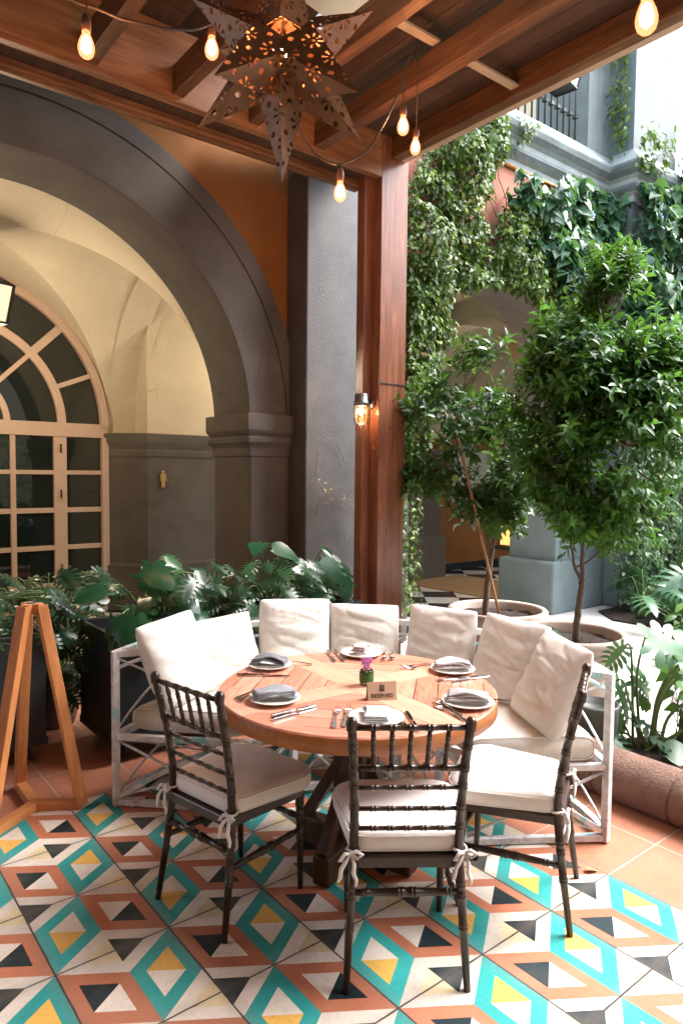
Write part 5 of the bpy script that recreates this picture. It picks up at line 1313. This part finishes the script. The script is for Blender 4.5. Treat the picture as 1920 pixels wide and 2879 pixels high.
bp_ = MB().tube([(4.55, 3.60, 0.48), (4.486, 3.65, 0.807), (4.41, 3.711, 1.199), (4.289, 3.807, 1.799), (4.19, 3.88, 2.25)], 0.011, 8).obj('bamboo_stake', bamboo); meta(bp_, 'thin brown cane leaning in the farther clay pot beside the small tree', 'stake')

def smooth_path(pts, k=4):
    pts = [Vector(p) for p in pts]; out = []
    for i in range(len(pts) - 1):
        p0, p1, p2, p3 = pts[max(i - 1, 0)], pts[i], pts[i + 1], pts[min(i + 2, len(pts) - 1)]
        for j in range(k):
            t = j / k; out.append(0.5 * ((2 * p1) + (-p0 + p2) * t + (2 * p0 - 5 * p1 + 4 * p2 - p3) * t * t + (-p0 + 3 * p1 - 3 * p2 + p3) * t ** 3))
    out.append(pts[-1]); return out
def limb(mb, pts, r0, r1, k=4, n=8):
    p = smooth_path(pts, k); L = len(p); p = [q + Vector((rnd.gauss(0, 0.003), rnd.gauss(0, 0.003), 0)) for q in p]
    mb.tube(p, [r0 + (r1 - r0) * i / (L - 1) for i in range(L)], n); return p
def in_crown(p, blobs):
    best = 9
    for (c, r) in blobs:
        d = math.sqrt(sum(((p[i] - c[i]) / r[i]) ** 2 for i in range(3))); best = min(best, d)
    return best
def tree(name, label, trunk, limbs, blobs, ntw, leaf, leafm, scale, seed, fruit=None, per=(7, 12), density=0.0):
    r = random.Random(seed); S = thing(name, label, 'tree', trunk[0])
    tb = MB(); limb(tb, trunk, 0.027, 0.020)
    ends = []
    for L in limbs: pth = limb(tb, L[0], L[1], L[2]); ends += pth[3:]
    tb_o = None
    mb = MB(); tv, tf = leaf; pos = []; fw = []; nr = []; sz = []; tw = MB(); count = 0; tries = 0
    while count < ntw and tries < ntw * 60:
        tries += 1
        c, rr_ = blobs[r.randrange(len(blobs))]
        u = Vector((r.gauss(0, 1), r.gauss(0, 1), r.gauss(0, 1))).normalized() * (r.random() ** 0.42)
        p = Vector((c[0] + u.x * rr_[0], c[1] + u.y * rr_[1], c[2] + u.z * rr_[2]))
        g = mnoise.noise(p * 3.1 + Vector((seed, 0, 0))) + 0.5 * mnoise.noise(p * 7.3)
        if g < density: continue
        d = Vector((u.x, u.y, u.z * 0.6 + 0.35)).normalized() + Vector((r.gauss(0, .25), r.gauss(0, .25), r.gauss(0, .25))); d.normalize()
        L = r.uniform(0.09, 0.27); count += 1
        # twig reaching back towards nearest limb point
        e = min(ends, key=lambda q: (q - p).length_squared) if (count % 3 == 0) else None
        if e is not None and (e - p).length < 0.8:
            m1 = e.lerp(p, 0.5) + Vector((r.gauss(0, .03), r.gauss(0, .03), -0.03)); tb.tube([e, m1, p], [0.0055, 0.004, 0.002], 5)
        tw.tube([p, p + d * L], [0.002, 0.001], 4, cap=False)
        k = r.randint(*per); a0 = r.uniform(0, 6.28)
        x = d.cross(Vector((0, 0, 1))).normalized(); y = x.cross(d)
        for q in range(k):
            t = (q + 0.3) / k; a = a0 + q * 2.4; out = (x * math.cos(a) + y * math.sin(a))
            f = (d * (0.35 + 0.6 * t) + out * (1.0 - 0.5 * t) + Vector((0, 0, -0.15))).normalized()
            pos.append(p + d * L * t); fw.append(f); nr.append((d + Vector((0, 0, 0.7)) + Vector((r.gauss(0, .3), r.gauss(0, .3), 0)))); sz.append(scale * r.uniform(0.6, 1.2) * (0.75 + 0.35 * math.sin(math.pi * t)))
    tro = tb.obj('trunk', bark, S)
    cr = mb.cloud(tv, tf, pos, fw, nr, sz).obj('crown', leafm, S, fixn=False)
    tw.obj('twigs', stem_m, cr, fixn=False)
    if fruit:
        for q in fruit: MB().lathe([(0, 0.032), (0.015, 0.029), (0.028, 0.014), (0.032, 0), (0.028, -0.014), (0.015, -0.029), (0, -0.032)], q, 14).obj('fruit', mat('green_citrus' + str(q[2]), (0.12, 0.24, 0.03), 0.4, 0.1, 30, 0.3, 300, 0.001), S)
    return S
rr0 = Vector((0.782, -0.623, 0))   # to the right in plan
def off(p, dr, dz, df=0.0): return (p[0] + rr0.x * dr + 0.623 * df, p[1] + rr0.y * dr + 0.782 * df, p[2] + dz)
tr2 = [(4.412, 2.814, 0.50), (4.414, 2.813, 0.686), (4.43, 2.8, 0.844), (4.432, 2.798, 0.938)]
t2top = (4.432, 2.798, 0.938)
lim2 = [([t2top, (4.433, 2.798, 1.079), (4.434, 2.797, 1.298), (4.44, 2.79, 1.6), (4.45, 2.78, 2.1), (4.47, 2.77, 2.7)], 0.018, 0.005),
        ([t2top, (4.398, 2.826, 1.016), (4.377, 2.842, 1.11), (4.36, 2.86, 1.3), (4.30, 2.92, 1.7), (4.26, 2.95, 2.2)], 0.013, 0.004),
        ([(4.40, 2.82, 1.04), (4.487, 2.754, 1.10), (4.60, 2.66, 1.27), (4.72, 2.56, 1.6), (4.76, 2.5, 2.0)], 0.009, 0.003),
        ([(4.434, 2.797, 1.25), (4.5, 2.85, 1.5), (4.6, 2.9, 1.9)], 0.009, 0.003), ([(4.434, 2.797, 1.3), (4.40, 2.65, 1.6), (4.45, 2.5, 1.9)], 0.009, 0.003)]
c2 = (4.50, 2.76, 2.1)
tree('citrus_tree', 'big bushy citrus tree with glossy leaves in the nearer clay pot', tr2, lim2,
     [(off(c2, 0.00, 0.0), (0.46, 0.46, 0.75)), (off(c2, 0.00, 0.55), (0.33, 0.33, 0.48)), (off(c2, 0.30, -0.02), (0.33, 0.33, 0.50)), (off(c2, -0.30, -0.1), (0.26, 0.28, 0.45)), (off(c2, 0.05, -0.42), (0.40, 0.36, 0.36)), (off(c2, 0.02, -0.66), (0.34, 0.30, 0.20)), (off(c2, -0.16, 0.45), (0.16, 0.16, 0.55)), (off(c2, 0.14, 0.75), (0.12, 0.12, 0.40)), (off(c2, 0.42, 0.30), (0.14, 0.14, 0.42)), (off(c2, -0.1, 0.35), (0.30, 0.3, 0.42)), (off(c2, 0.2, 0.35), (0.30, 0.3, 0.42))],
     2000, LEAF_LANCE, leaf_tree2, 0.082, 3, density=-0.04)
tr1 = [(4.527, 3.745, 0.49), (4.535, 3.739, 0.736), (4.551, 3.726, 0.973), (4.56, 3.719, 1.082)]
t1top = tr1[-1]
lim1 = [([t1top, (4.515, 3.755, 1.227), (4.499, 3.767, 1.335), (4.426, 3.826, 1.514), (4.338, 3.896, 1.729), (4.32, 3.91, 1.997), (4.297, 3.928, 2.3)], 0.016, 0.005),
        ([t1top, (4.593, 3.693, 1.228), (4.654, 3.644, 1.373), (4.707, 3.602, 1.6), (4.75, 3.56, 2.0)], 0.012, 0.004), ([(4.43, 3.82, 1.51), (4.25, 3.95, 1.7), (4.12, 4.06, 1.95)], 0.008, 0.003)]
c1 = (4.38, 3.87, 1.94)
tree('citrus_tree', 'thinner open citrus tree tied to a cane in the farther clay pot', tr1, lim1,
     [(off(c1, 0.02, 0.22), (0.34, 0.34, 0.40)), (off(c1, -0.28, 0.12), (0.26, 0.26, 0.34)), (off(c1, 0.33, -0.1), (0.32, 0.32, 0.46)), (off(c1, 0.30, -0.50), (0.26, 0.26, 0.22)), (off(c1, -0.28, -0.28), (0.22, 0.22, 0.20)), (off(c1, 0.15, 0.5), (0.2, 0.2, 0.25))],
     520, LEAF_LANCE, leaf_tree, 0.088, 9, fruit=[off(c1, -0.42, 0.28, -0.1), off(c1, -0.33, 0.18, -0.25), off(c1, -0.12, -0.28, -0.2)], density=-0.05)

# ------------------------------------------------------------------ creepers
def poly_in(pt, poly):
    x, y = pt; c = False
    for i in range(len(poly)):
        (x1, y1), (x2, y2) = poly[i - 1], poly[i]
        if (y1 > y) != (y2 > y) and x < (x2 - x1) * (y - y1) / (y2 - y1) + x1: c = not c
    return c
def creeper(name, label, poly, n, leaf, leafm, size, seed, depth=0.25, density=-0.1, Y0=5.05, plane='Y', nstem=14, flowers=0, hole=None, stemm=None, maxd=None, thin_top=0.0):
    r = random.Random(seed); S = thing(name, label, 'creeper', (sum(p[0] for p in poly) / len(poly), Y0, min(p[1] for p in poly)) if plane == 'Y' else (Y0, sum(p[0] for p in poly) / len(poly), min(p[1] for p in poly)))
    xs = [p[0] for p in poly]; zs = [p[1] for p in poly]; pos = []; fw = []; nr = []; sz = []
    out = Vector((0, -1, 0)) if plane == 'Y' else Vector((-1, 0, 0)); al = Vector((1, 0, 0)) if plane == 'Y' else Vector((0, 1, 0))
    k = 0; tries = 0
    def W(a, z, d): return (Vector((a, Y0 - d, z)) if plane == 'Y' else Vector((Y0 - d, a, z)))
    while k < n and tries < n * 40:
        tries += 1; a, z = r.uniform(min(xs), max(xs)), r.uniform(min(zs), max(zs))
        if not poly_in((a, z), poly): continue
        g = mnoise.noise(Vector((a * 1.9 + seed, z * 1.9, 0.3))) + 0.45 * mnoise.noise(Vector((a * 5, z * 5, seed)))
        if g < density + thin_top * max(0.0, (z - min(zs)) / (max(zs) - min(zs)) - 0.4): continue
        dm = depth * (0.45 + 0.9 * max(0, g + 0.3)); d = 0.02 + dm * r.random() ** 0.7
        k += 1; pos.append(W(a, z, d))
        dirn = Vector((0, 0, -1)) * r.uniform(0.1, 1.1) + al * r.gauss(0, 0.75) + out * r.uniform(0.1, 0.8); fw.append(dirn)
        nr.append(out * r.uniform(0.3, 1.2) + Vector((0, 0, r.gauss(0.8, 0.45))) + al * r.gauss(0.15, 0.8)); sz.append(size * r.uniform(0.55, 1.25))
    mb = MB(); lo = mb.cloud(leaf[0], leaf[1], pos, fw, nr, sz).obj('leaves', leafm, S, fixn=False)
    st = MB()
    for q in range(nstem):
        a, z = r.uniform(min(xs), max(xs)), r.uniform(min(zs), max(zs)); pts = []
        d = r.uniform(0.03, 0.1); va = r.gauss(0, 0.05)
        for i in range(14):
            if poly_in((a, z), poly): pts.append(W(a, z, d))
            elif pts: break
            z += 0.09; a += va + r.gauss(0, 0.03); d = max(0.02, min(depth, d + r.gauss(0, 0.02)))
        if len(pts) > 3: st.tube(pts, 0.005, 5)
    if st.v: st.obj('stems', stemm or stem_br, S, fixn=False)
    if flowers:
        idx = [r.randrange(len(pos)) for _ in range(flowers)]
        for i in idx:
            fm = MB(); p = Vector(pos[i]) + out * 0.10
            tv, tf = strip_leaf([(0.4, 0.28), (0.8, 0.3)], 0.1, 0.15); f2 = []; n2 = []
            for a in range(5): an = 1.257 * a + r.random(); f2.append(al * math.cos(an) + Vector((0, 0, 1)) * math.sin(an) + out * 0.3); n2.append(out)
            fm.cloud(tv, tf, [p] * 5, f2, n2, [0.045] * 5).obj('flower', flower_blue, S, fixn=False)
    return S
# left: small leaves over and beside the arch
creeper('small_leaf_creeper', 'small-leaved creeper covering the pink wall just right of the post above the arch', [(4.66, 4.45), (5.0, 4.95), (5.5, 5.35), (6.15, 5.72), (6.5, 5.5), (6.35, 5.0), (6.2, 4.7), (6.7, 4.55), (7.25, 4.4), (7.3, 4.0), (7.15, 3.55), (6.85, 3.62), (6.25, 3.74), (5.75, 3.68), (5.35, 3.4), (5.18, 2.9), (4.9, 2.4), (4.66, 2.2)],
        10500, LEAF_OVAL, leaf_small, 0.070, 4, depth=0.32, density=-0.30, nstem=60, thin_top=0.42)
creeper('hanging_creeper', 'dense dark creeper hanging down the jamb right beside the post', [(4.62, 4.3), (4.95, 4.2), (5.22, 3.4), (5.08, 2.7), (5.0, 2.2), (4.86, 1.7), (4.66, 1.6)], 3200, LEAF_OVAL, leaf_small, 0.070, 21, depth=0.3, density=-0.5, nstem=12, Y0=4.98)
creeper('jamb_creeper', 'thin trailing creeper low on the grey jamb just right of the post', [(4.5, 1.8), (4.95, 1.8), (4.9, 0.3), (4.5, 0.3)], 420, LEAF_OVAL, leaf_small, 0.06, 23, depth=0.10, density=-0.5, nstem=10, Y0=5.0)
creeper('broad_leaf_creeper', 'broad-leaved flowering creeper massed under the grey cornice on the right', [(6.15, 4.95), (6.45, 4.75), (7.0, 5.05), (7.5, 5.25), (8.1, 5.15), (8.52, 5.15), (8.52, 2.6), (7.9, 2.4), (7.4, 3.0), (7.1, 3.8), (6.75, 4.15), (6.4, 4.3)],
        4300, LEAF_HEART, leaf_big, 0.165, 5, depth=0.36, density=-0.9, nstem=20, flowers=9)
creeper('broad_leaf_creeper', 'broad-leaved creeper over the projecting white bay at the right edge', [(8.3, 5.3), (8.8, 5.35), (9.2, 5.5), (9.5, 6.3), (9.9, 6.6), (9.9, 2.2), (8.3, 2.2)],
        3000, LEAF_HEART, leaf_big, 0.165, 6, depth=0.38, density=-0.6, nstem=16, flowers=5, Y0=4.70)
creeper('broad_leaf_creeper', 'broad leaves wrapping the corner where the white bay meets the pink wall', [(4.72, 5.25), (5.1, 5.25), (5.1, 2.6), (4.72, 2.6)], 420, LEAF_HEART, leaf_big, 0.155, 26, depth=0.30, density=-0.8, nstem=5, Y0=8.36, plane='X')
creeper('pillar_creeper', 'ivy covering the lower bay and its base behind the big potted tree', [(8.12, 2.6), (9.95, 2.6), (9.95, 0.2), (9.3, 0.0), (8.15, 0.0), (8.02, 0.6)], 4200, LEAF_OVAL, leaf_ivy, 0.085, 8, depth=0.40, density=-0.34, nstem=70, Y0=4.72, stemm=twig)
creeper('climbing_strand', 'sparse creeper strand climbing the grey face next to the white bay upstairs', [(4.78, 5.7), (5.02, 5.7), (5.02, 6.3), (5.05, 7.3), (4.85, 7.3), (4.75, 6.4)], 190, LEAF_OVAL, leaf_small, 0.085, 12, depth=0.14, density=-0.5, nstem=6, Y0=8.36, plane='X')
creeper('cornice_tuft', 'leafy tuft of creeper growing on top of the cornice corner', [(8.15, 5.45), (8.75, 5.45), (8.8, 5.95), (8.5, 6.1), (8.2, 5.95)], 150, LEAF_OVAL, leaf_small, 0.10, 14, depth=0.2, density=-0.6, nstem=4, Y0=4.62)
# thin strands hanging beside the post and dried tendrils on the pillar
def strand(name, label, pts, leafn, size, seed, m, lm, rad=0.0022):
    r = random.Random(seed); S = thing(name, label, 'creeper', pts[0]); p = smooth_path(pts, 6); st = MB().tube(p, rad, 5); st.obj('stem', m, S)
    if leafn:
        pos = [p[r.randrange(len(p))] + Vector((r.gauss(0, .015), r.gauss(0, .015), 0)) for _ in range(leafn)]; fw = [(r.gauss(0, 1), r.gauss(0, 1), -0.5) for _ in pos]; nr = [(r.gauss(0, .4), -0.6, 1) for _ in pos]
        MB().cloud(LEAF_OVAL[0], LEAF_OVAL[1], pos, fw, nr, [size * r.uniform(.6, 1.2) for _ in pos]).obj('leaves', lm, S, fixn=False)
strand('hanging_strand', 'thin creeper strand with tiny leaves hanging right against the post', [(4.02, 4.22, 2.0), (4.03, 4.2, 1.6), (3.99, 4.22, 1.25), (4.04, 4.2, 0.95), (4.0, 4.2, 0.6)], 60, 0.04, 2, stem_br, leaf_ivy)
strand('hanging_strand', 'longer creeper strand curling towards the floor between the post and the pot', [(4.10, 4.15, 1.5), (4.13, 4.13, 1.2), (4.09, 4.15, 0.9), (4.14, 4.1, 0.6), (4.06, 4.12, 0.4), (4.12, 4.1, 0.2)], 75, 0.04, 3, stem_br, leaf_ivy)
big_hedge = None
S = thing('dry_tendrils', 'dry brown tendrils clinging to the grey pillar left of the wall lamp', 'creeper', (3.5, 4.79, 1.4))
tb = MB(); tr_ = random.Random(8)
for pts in ([(3.52, 1.32), (3.58, 1.50), (3.68, 1.52), (3.82, 1.44), (3.95, 1.38)], [(3.46, 1.62), (3.56, 1.60), (3.62, 1.52), (3.74, 1.58), (3.86, 1.54)], [(3.55, 1.9), (3.52, 1.75), (3.54, 1.62), (3.60, 1.54)], [(3.6, 2.0), (3.7, 1.98), (3.78, 1.9), (3.84, 1.78)], [(3.62, 1.52), (3.70, 1.40), (3.80, 1.30), (3.85, 1.12)], [(3.48, 1.46), (3.60, 1.43), (3.72, 1.47), (3.9, 1.46)]):
    tb.tube(smooth_path([(x, 4.782 - tr_.random() * 0.02, z) for x, z in pts], 5), 0.0028, 5)
tb.obj('stems', twig, S)
pos = [(3.46 + tr_.random() * 0.4, 4.77, 1.30 + tr_.random() * 0.35) for _ in range(10)]
MB().cloud(LEAF_LANCE[0], LEAF_LANCE[1], pos, [(tr_.gauss(0, 1), -0.3, tr_.gauss(0, 1)) for _ in pos], [(0, -1, .3)] * 10, [0.03] * 10).obj('leaves', mat('dry_leaf', (0.36, 0.30, 0.09), 0.7, 0.4, 20), S, fixn=False)

# ------------------------------------------------------------------ leafy plants
def big_plant(name, label, base, leaves, leaf, leafm, seed, stem_r=0.006, group=None, stemm=None):
    """leaves: (tip position, size, face direction or None); every stem arcs from the base"""
    r = random.Random(seed); S = thing(name, label, 'plant', base, group=group); st = MB(); b = Vector(base); pos = []; fw = []; nr = []; sz = []
    for tip, s_, face in leaves:
        t = Vector(tip); h = t - b; m1 = b + Vector((h.x * 0.25, h.y * 0.25, h.z * 0.62)) + Vector((r.gauss(0, .02), r.gauss(0, .02), 0)); m2 = b + Vector((h.x * 0.65, h.y * 0.65, h.z * 0.95 + 0.02))
        bb = b + Vector((r.uniform(-.05, .05), r.uniform(-.05, .05), 0)); p = smooth_path([bb, m1, m2, t], 5); st.tube(p, [stem_r * (1.2 - 0.6 * i / len(p)) for i in range(len(p))], 7)
        o = Vector((h.x, h.y, 0)); o = o.normalized() if o.length > 0.02 else Vector((r.gauss(0, 1), r.gauss(0, 1), 0)).normalized()
        f = Vector(face) if face else (o + Vector((r.gauss(0, .35), r.gauss(0, .35), r.uniform(-0.55, 0.1))))
        pos.append(t); fw.append(f); nr.append(Vector((r.gauss(-0.38, .25), r.gauss(-0.55, .25), 0.9))); sz.append(s_)
    st.obj('stems', stemm or stem_m, S, fixn=False)
    MB().cloud(leaf[0], leaf[1], pos, fw, nr, sz).obj('leaves', leafm, S, fixn=False); return S
def auto_leaves(c, n, rad, z0, z1, size, seed, ybias=0.0):
    r = random.Random(seed); out = []
    for _ in range(n):
        a = r.uniform(0, 6.28); q = rad * r.random() ** 0.6; out.append(((c[0] + q * math.cos(a) * 1.2, c[1] + q * math.sin(a) * 0.8 + ybias, r.uniform(z0, z1) - q * 0.25), size * r.uniform(0.7, 1.25), None))
    return out
monL = [((1.66, 4.02, 1.10), 0.24, (0.5, -0.6, -0.25)), ((1.80, 3.95, 1.00), 0.25, (0.6, -0.75, -0.5)), ((1.70, 4.05, 0.92), 0.22, (-0.6, -0.6, -0.4)), ((2.02, 4.05, 1.04), 0.20, (0.9, -0.3, -0.3)),
        ((1.50, 3.92, 0.86), 0.26, (-0.2, -1, -0.6)), ((1.60, 3.90, 0.80), 0.24, (0.5, -1, -0.6)), ((1.95, 3.92, 0.84), 0.2, (0.3, -1, -0.4)), ((1.46, 4.05, 1.0), 0.2, (-1, -0.2, -0.1)), ((1.85, 4.1, 1.13), 0.15, (1, 0.1, -0.1))]
big_plant('monstera', 'glossy monstera with split leaves in the planter behind the bench left end', (1.72, 4.12, 0.66), monL, LEAF_MONST, leaf_mon, 1, 0.007)
big_plant('philodendron', 'finger-leaved philodendron beside the monstera in the second planter', (2.08, 4.10, 0.66), auto_leaves((2.12, 4.02), 22, 0.30, 0.82, 1.12, 0.145, 31), LEAF_SELLO, leaf_phil, 2, 0.004)
big_plant('philodendron', 'finger-leaved philodendron in the planter behind the tallest pillow', (2.62, 4.10, 0.66), auto_leaves((2.60, 4.02), 52, 0.34, 0.80, 1.12, 0.145, 32), LEAF_SELLO, leaf_phil, 3, 0.004)
big_plant('monstera', 'round-leaved monstera rising above the philodendron by the stone pier', (2.60, 4.2, 0.66), [((2.66, 4.1, 1.16), 0.21, (0.8, -0.5, -0.2)), ((2.56, 4.12, 1.20), 0.17, (-0.6, -0.6, -0.1)), ((2.80, 4.05, 1.05), 0.16, (0.7, -0.7, -0.5))], LEAF_PLAIN, leaf_mon, 4, 0.006)
big_plant('monstera', 'monstera with drooping leaves at the right end of the planters below the pillar', (3.02, 4.1, 0.66), [((3.00, 3.98, 1.08), 0.24, (0.5, -0.6, -0.7)), ((3.12, 3.97, 1.0), 0.25, (0.8, -0.4, -0.9)), ((2.9, 4.0, 1.0), 0.17, (-0.6, -0.6, -0.4)), ((3.1, 4.1, 1.12), 0.15, (0.9, 0.1, -0.1)), ((2.95, 3.95, 0.88), 0.18, (-0.3, -0.8, -0.5))], LEAF_MONST, leaf_mon, 5, 0.006)
big_plant('philodendron', 'low finger-leaved philodendron filling the right end of the planters', (2.95, 4.12, 0.66), auto_leaves((2.95, 4.02), 20, 0.26, 0.78, 1.0, 0.14, 36), LEAF_SELLO, leaf_phil, 6, 0.004)
big_plant('philodendron', 'dark philodendron in the planter at the left edge of the picture', (0.75, 4.4, 0.66), auto_leaves((0.80, 4.3), 46, 0.40, 0.80, 1.12, 0.165, 33), LEAF_SELLO, leaf_phil, 7, 0.005)
big_plant('philodendron', 'tall philodendron spreading between the left planter and the second one', (1.36, 4.78, 0.3), auto_leaves((1.38, 4.62), 52, 0.40, 0.50, 1.08, 0.17, 34), LEAF_SELLO, leaf_phil, 8, 0.005)
big_plant('fern_like_plant', 'low leafy plant in the dark gap between the left planters', (1.28, 4.55, 0.3), auto_leaves((1.28, 4.5), 24, 0.16, 0.35, 0.8, 0.15, 35), LEAF_SELLO, leaf_phil, 9, 0.004)
# variegated low leaves
big_plant('variegated_plant', 'low plant with pale yellow-green leaves at the front of the second planter', (1.85, 3.95, 0.68), auto_leaves((1.85, 3.90), 9, 0.14, 0.72, 0.80, 0.11, 37), LEAF_PLAIN, leafmat('variegated_leaf', (0.12, 0.2, 0.05), (0.32, 0.38, 0.12), (0.45, 0.45, 0.2)), 10, 0.003)

# right-hand bed
def soil_bed(name, pts, z):
    mb = MB(); n = len(pts); mb.prism(pts, 'Z', -0.02, z); o = mb.obj(name, soil); struct(o)
    c = Vector((sum(p[0] for p in pts) / n, sum(p[1] for p in pts) / n)); r = random.Random(3); cl = MB(); k = 0
    xs = [p[0] for p in pts]; ys = [p[1] for p in pts]
    while k < 700:
        x, y = r.uniform(min(xs), max(xs)), r.uniform(min(ys), max(ys))
        if not poly_in((x, y), pts): continue
        k += 1; s_ = r.uniform(0.006, 0.022); cl.lathe([(0, s_ * .7), (s_, 0), (0, -s_ * .6)], (x, y, z), 5, Matrix.Rotation(r.random() * 3, 4, 'X'))
    q = cl.obj(name + '_clods', soil, o); return o
soil_bed('planting_bed', [(3.50, -1.5), (3.50, 2.05), (3.78, 2.30), (4.15, 2.15), (4.75, 1.55), (5.4, 0.6), (5.4, -1.5)], 0.07)
soil_bed('far_planting_bed', [(7.62, 3.5), (7.55, 4.35), (7.9, 4.75), (10.5, 4.72), (12.9, 4.72), (12.9, 2.6), (9.0, 2.8)], 0.008)
def kerb():
    S = thing('rounded_kerb', 'rounded terracotta kerb with mortar joints along the planting bed', 'kerb', (3.41, 1.0, 0))
    path = [(3.55, 2.34), (3.46, 2.2), (3.42, 2.0)] + [(3.41, 1.7 - 0.4 * i) for i in range(9)]
    prof = [(0.145 * math.cos(a) * (1.0), 0.105 + 0.135 * math.sin(a)) for a in [R(-50 + 280 * i / 16) for i in range(17)]]
    km = mat('kerb_terracotta', (0.20, 0.115, 0.085), 0.9, 0.3, 9, 1.0, 70, 0.02, stain=0.6, stainc=(0.16, 0.09, 0.07))
    sp = [tuple(p)[:2] for p in smooth_path([(a, b, 0) for a, b in path], 4)]
    # blocks separated by thin joints
    L = [0.0]
    for a, b in zip(sp, sp[1:]): L.append(L[-1] + math.dist(a, b))
    def at(s_):
        for i in range(len(L) - 1):
            if L[i] <= s_ <= L[i + 1]:
                t = (s_ - L[i]) / (L[i + 1] - L[i]); return (sp[i][0] + t * (sp[i + 1][0] - sp[i][0]), sp[i][1] + t * (sp[i + 1][1] - sp[i][1]))
    s0 = 0.0
    while s0 + 0.40 < L[-1]:
        pts = [at(s0 + 0.004 + (0.392) * i / 8) for i in range(9)]; mb = MB().sweep(pts, prof); o = mb.obj('kerb_block', km, S, bevel=0.008)
        for p in o.data.polygons: p.use_smooth = len(p.vertices) == 4
        s0 += 0.40
    MB().sweep([at(L[-1] * i / 40) for i in range(41)], [(o_ * 0.94, 0.10 + (z - 0.10) * 0.94) for o_, z in prof]).obj('mortar', mat('kerb_mortar', (0.14, 0.08, 0.06), 0.95), S)
kerb()
# plants in the right bed
big_plant('split_leaf_philodendron', 'tall pale philodendron whose big leaf arches over the bed beside the bench', (4.03, 2.14, 0.06), [((4.07, 2.12, 0.70), 0.42, (0.45, -0.40, -0.12)), ((3.98, 2.20, 0.66), 0.18, (-0.7, 0.4, -0.6))], LEAF_SELLO, leaf_pale, 11, 0.008)
big_plant('split_leaf_philodendron', 'philodendron with drooping finger leaves low behind the bench right end', (3.97, 2.08, 0.06), [((3.93, 2.24, 0.44), 0.30, (0.3, -0.5, -0.9)), ((4.02, 2.19, 0.46), 0.28, (0.8, -0.35, -0.5)), ((3.82, 2.33, 0.22), 0.26, (0.5, -0.6, -0.2)), ((3.78, 2.28, 0.16), 0.24, (0.1, -0.9, -0.2)), ((4.0, 2.15, 0.22), 0.26, (0.2, -0.8, -0.2))], LEAF_SELLO, leaf_pale, 12, 0.007)
big_plant('split_leaf_philodendron', 'large philodendron with thick leaning stems at the right edge', (3.95, 2.00, 0.06), [((4.35, 1.86, 0.62), 0.30, (0.8, -0.5, -0.2)), ((4.32, 1.80, 0.38), 0.28, (0.7, -0.6, -0.2)), ((4.12, 1.86, 0.52), 0.24, (-0.5, -0.7, -0.4)), ((4.20, 1.95, 0.56), 0.26, (0.3, 0.3, -0.2)), ((4.28, 1.76, 0.22), 0.26, (0.8, -0.5, 0.0))], LEAF_MONST, leaf_tree2, 13, 0.010)
big_plant('young_shrub', 'bright green heart-leaved shrub at the right edge above the bed', (4.22, 1.95, 0.06), auto_leaves((4.24, 1.93), 34, 0.15, 0.25, 0.62, 0.075, 41), LEAF_HEART, leaf_tree2, 14, 0.003)
big_plant('low_leaf', 'single broad leaf lying on the soil near the kerb', (3.93, 1.86, 0.06), [((3.90, 1.88, 0.12), 0.20, (0.55, -0.6, -0.1))], LEAF_PLAIN, leaf_pale, 15, 0.004)
big_plant('ground_philodendron', 'pale split-leaf philodendron at the foot of the ivy-covered bay', (7.9, 4.2, 0.02), auto_leaves((8.0, 4.0), 16, 0.5, 0.35, 0.72, 0.42, 42), LEAF_SELLO, leaf_pale, 16, 0.008)
big_plant('ground_philodendron', 'pale split-leaf philodendron at the right edge in the far bed', (9.0, 3.9, 0.02), auto_leaves((8.9, 3.7), 22, 0.7, 0.4, 0.95, 0.45, 43), LEAF_SELLO, leaf_pale, 17, 0.008)
big_plant('spiky_plant', 'dark narrow-leaved plant at the right edge beside the path', (5.35, 2.45, 0.0), auto_leaves((5.35, 2.45), 40, 0.16, 0.2, 0.74, 0.14, 44), LEAF_LANCE, leaf_tree, 18, 0.003)
big_plant('pot_leaf', 'large heart-shaped leaf leaning over the rim of the nearer clay pot', (4.22, 2.75, 0.48), [((4.06, 2.84, 0.61), 0.17, (0.75, -0.55, -0.25)), ((4.05, 2.9, 0.6), 0.13, (-0.6, -0.4, -0.3))], LEAF_MONST, leaf_mon, 19, 0.005)
big_plant('shrub', 'leafy shrubs outside the picture, mirrored in the arched window', (6.2, -3.0, 0), auto_leaves((6.2, -3.0), 1500, 1.7, 0.3, 3.0, 0.20, 46), LEAF_OVAL, leaf_ivy, 22, 0.003)
big_plant('hedge', 'green hedge at the right end of the courtyard in front of the far door', (11.5, 4.6, 0), auto_leaves((11.3, 4.2), 500, 1.1, 0.1, 3.6, 0.12, 45), LEAF_OVAL, leaf_ivy, 20, 0.003)
sp = MB().lathe([(0.0, 0.0), (0.085, 0.0), (0.10, 0.03), (0.125, 0.16), (0.13, 0.25), (0.135, 0.28), (0.12, 0.285), (0.11, 0.25), (0.0, 0.24)], (3.70, 2.22, 0.07), 32).obj('round_pot', stonepot); meta(sp, 'small dark glazed pot behind the right end of the bench', 'pot')
lf = MB().cloud(LEAF_OVAL[0], LEAF_OVAL[1], [(2.62, 1.60, 0.012)], [(0.8, -0.5, 0.1)], [(0, 0, 1)], [0.06]).obj('fallen_leaf', mat('dry_brown_leaf', (0.3, 0.16, 0.07), 0.8)); meta(lf, 'dry brown leaf lying on the tiles by the right chair back leg', 'leaf')
for o in bpy.data.objects:
    if '_w' in o: del o['_w']
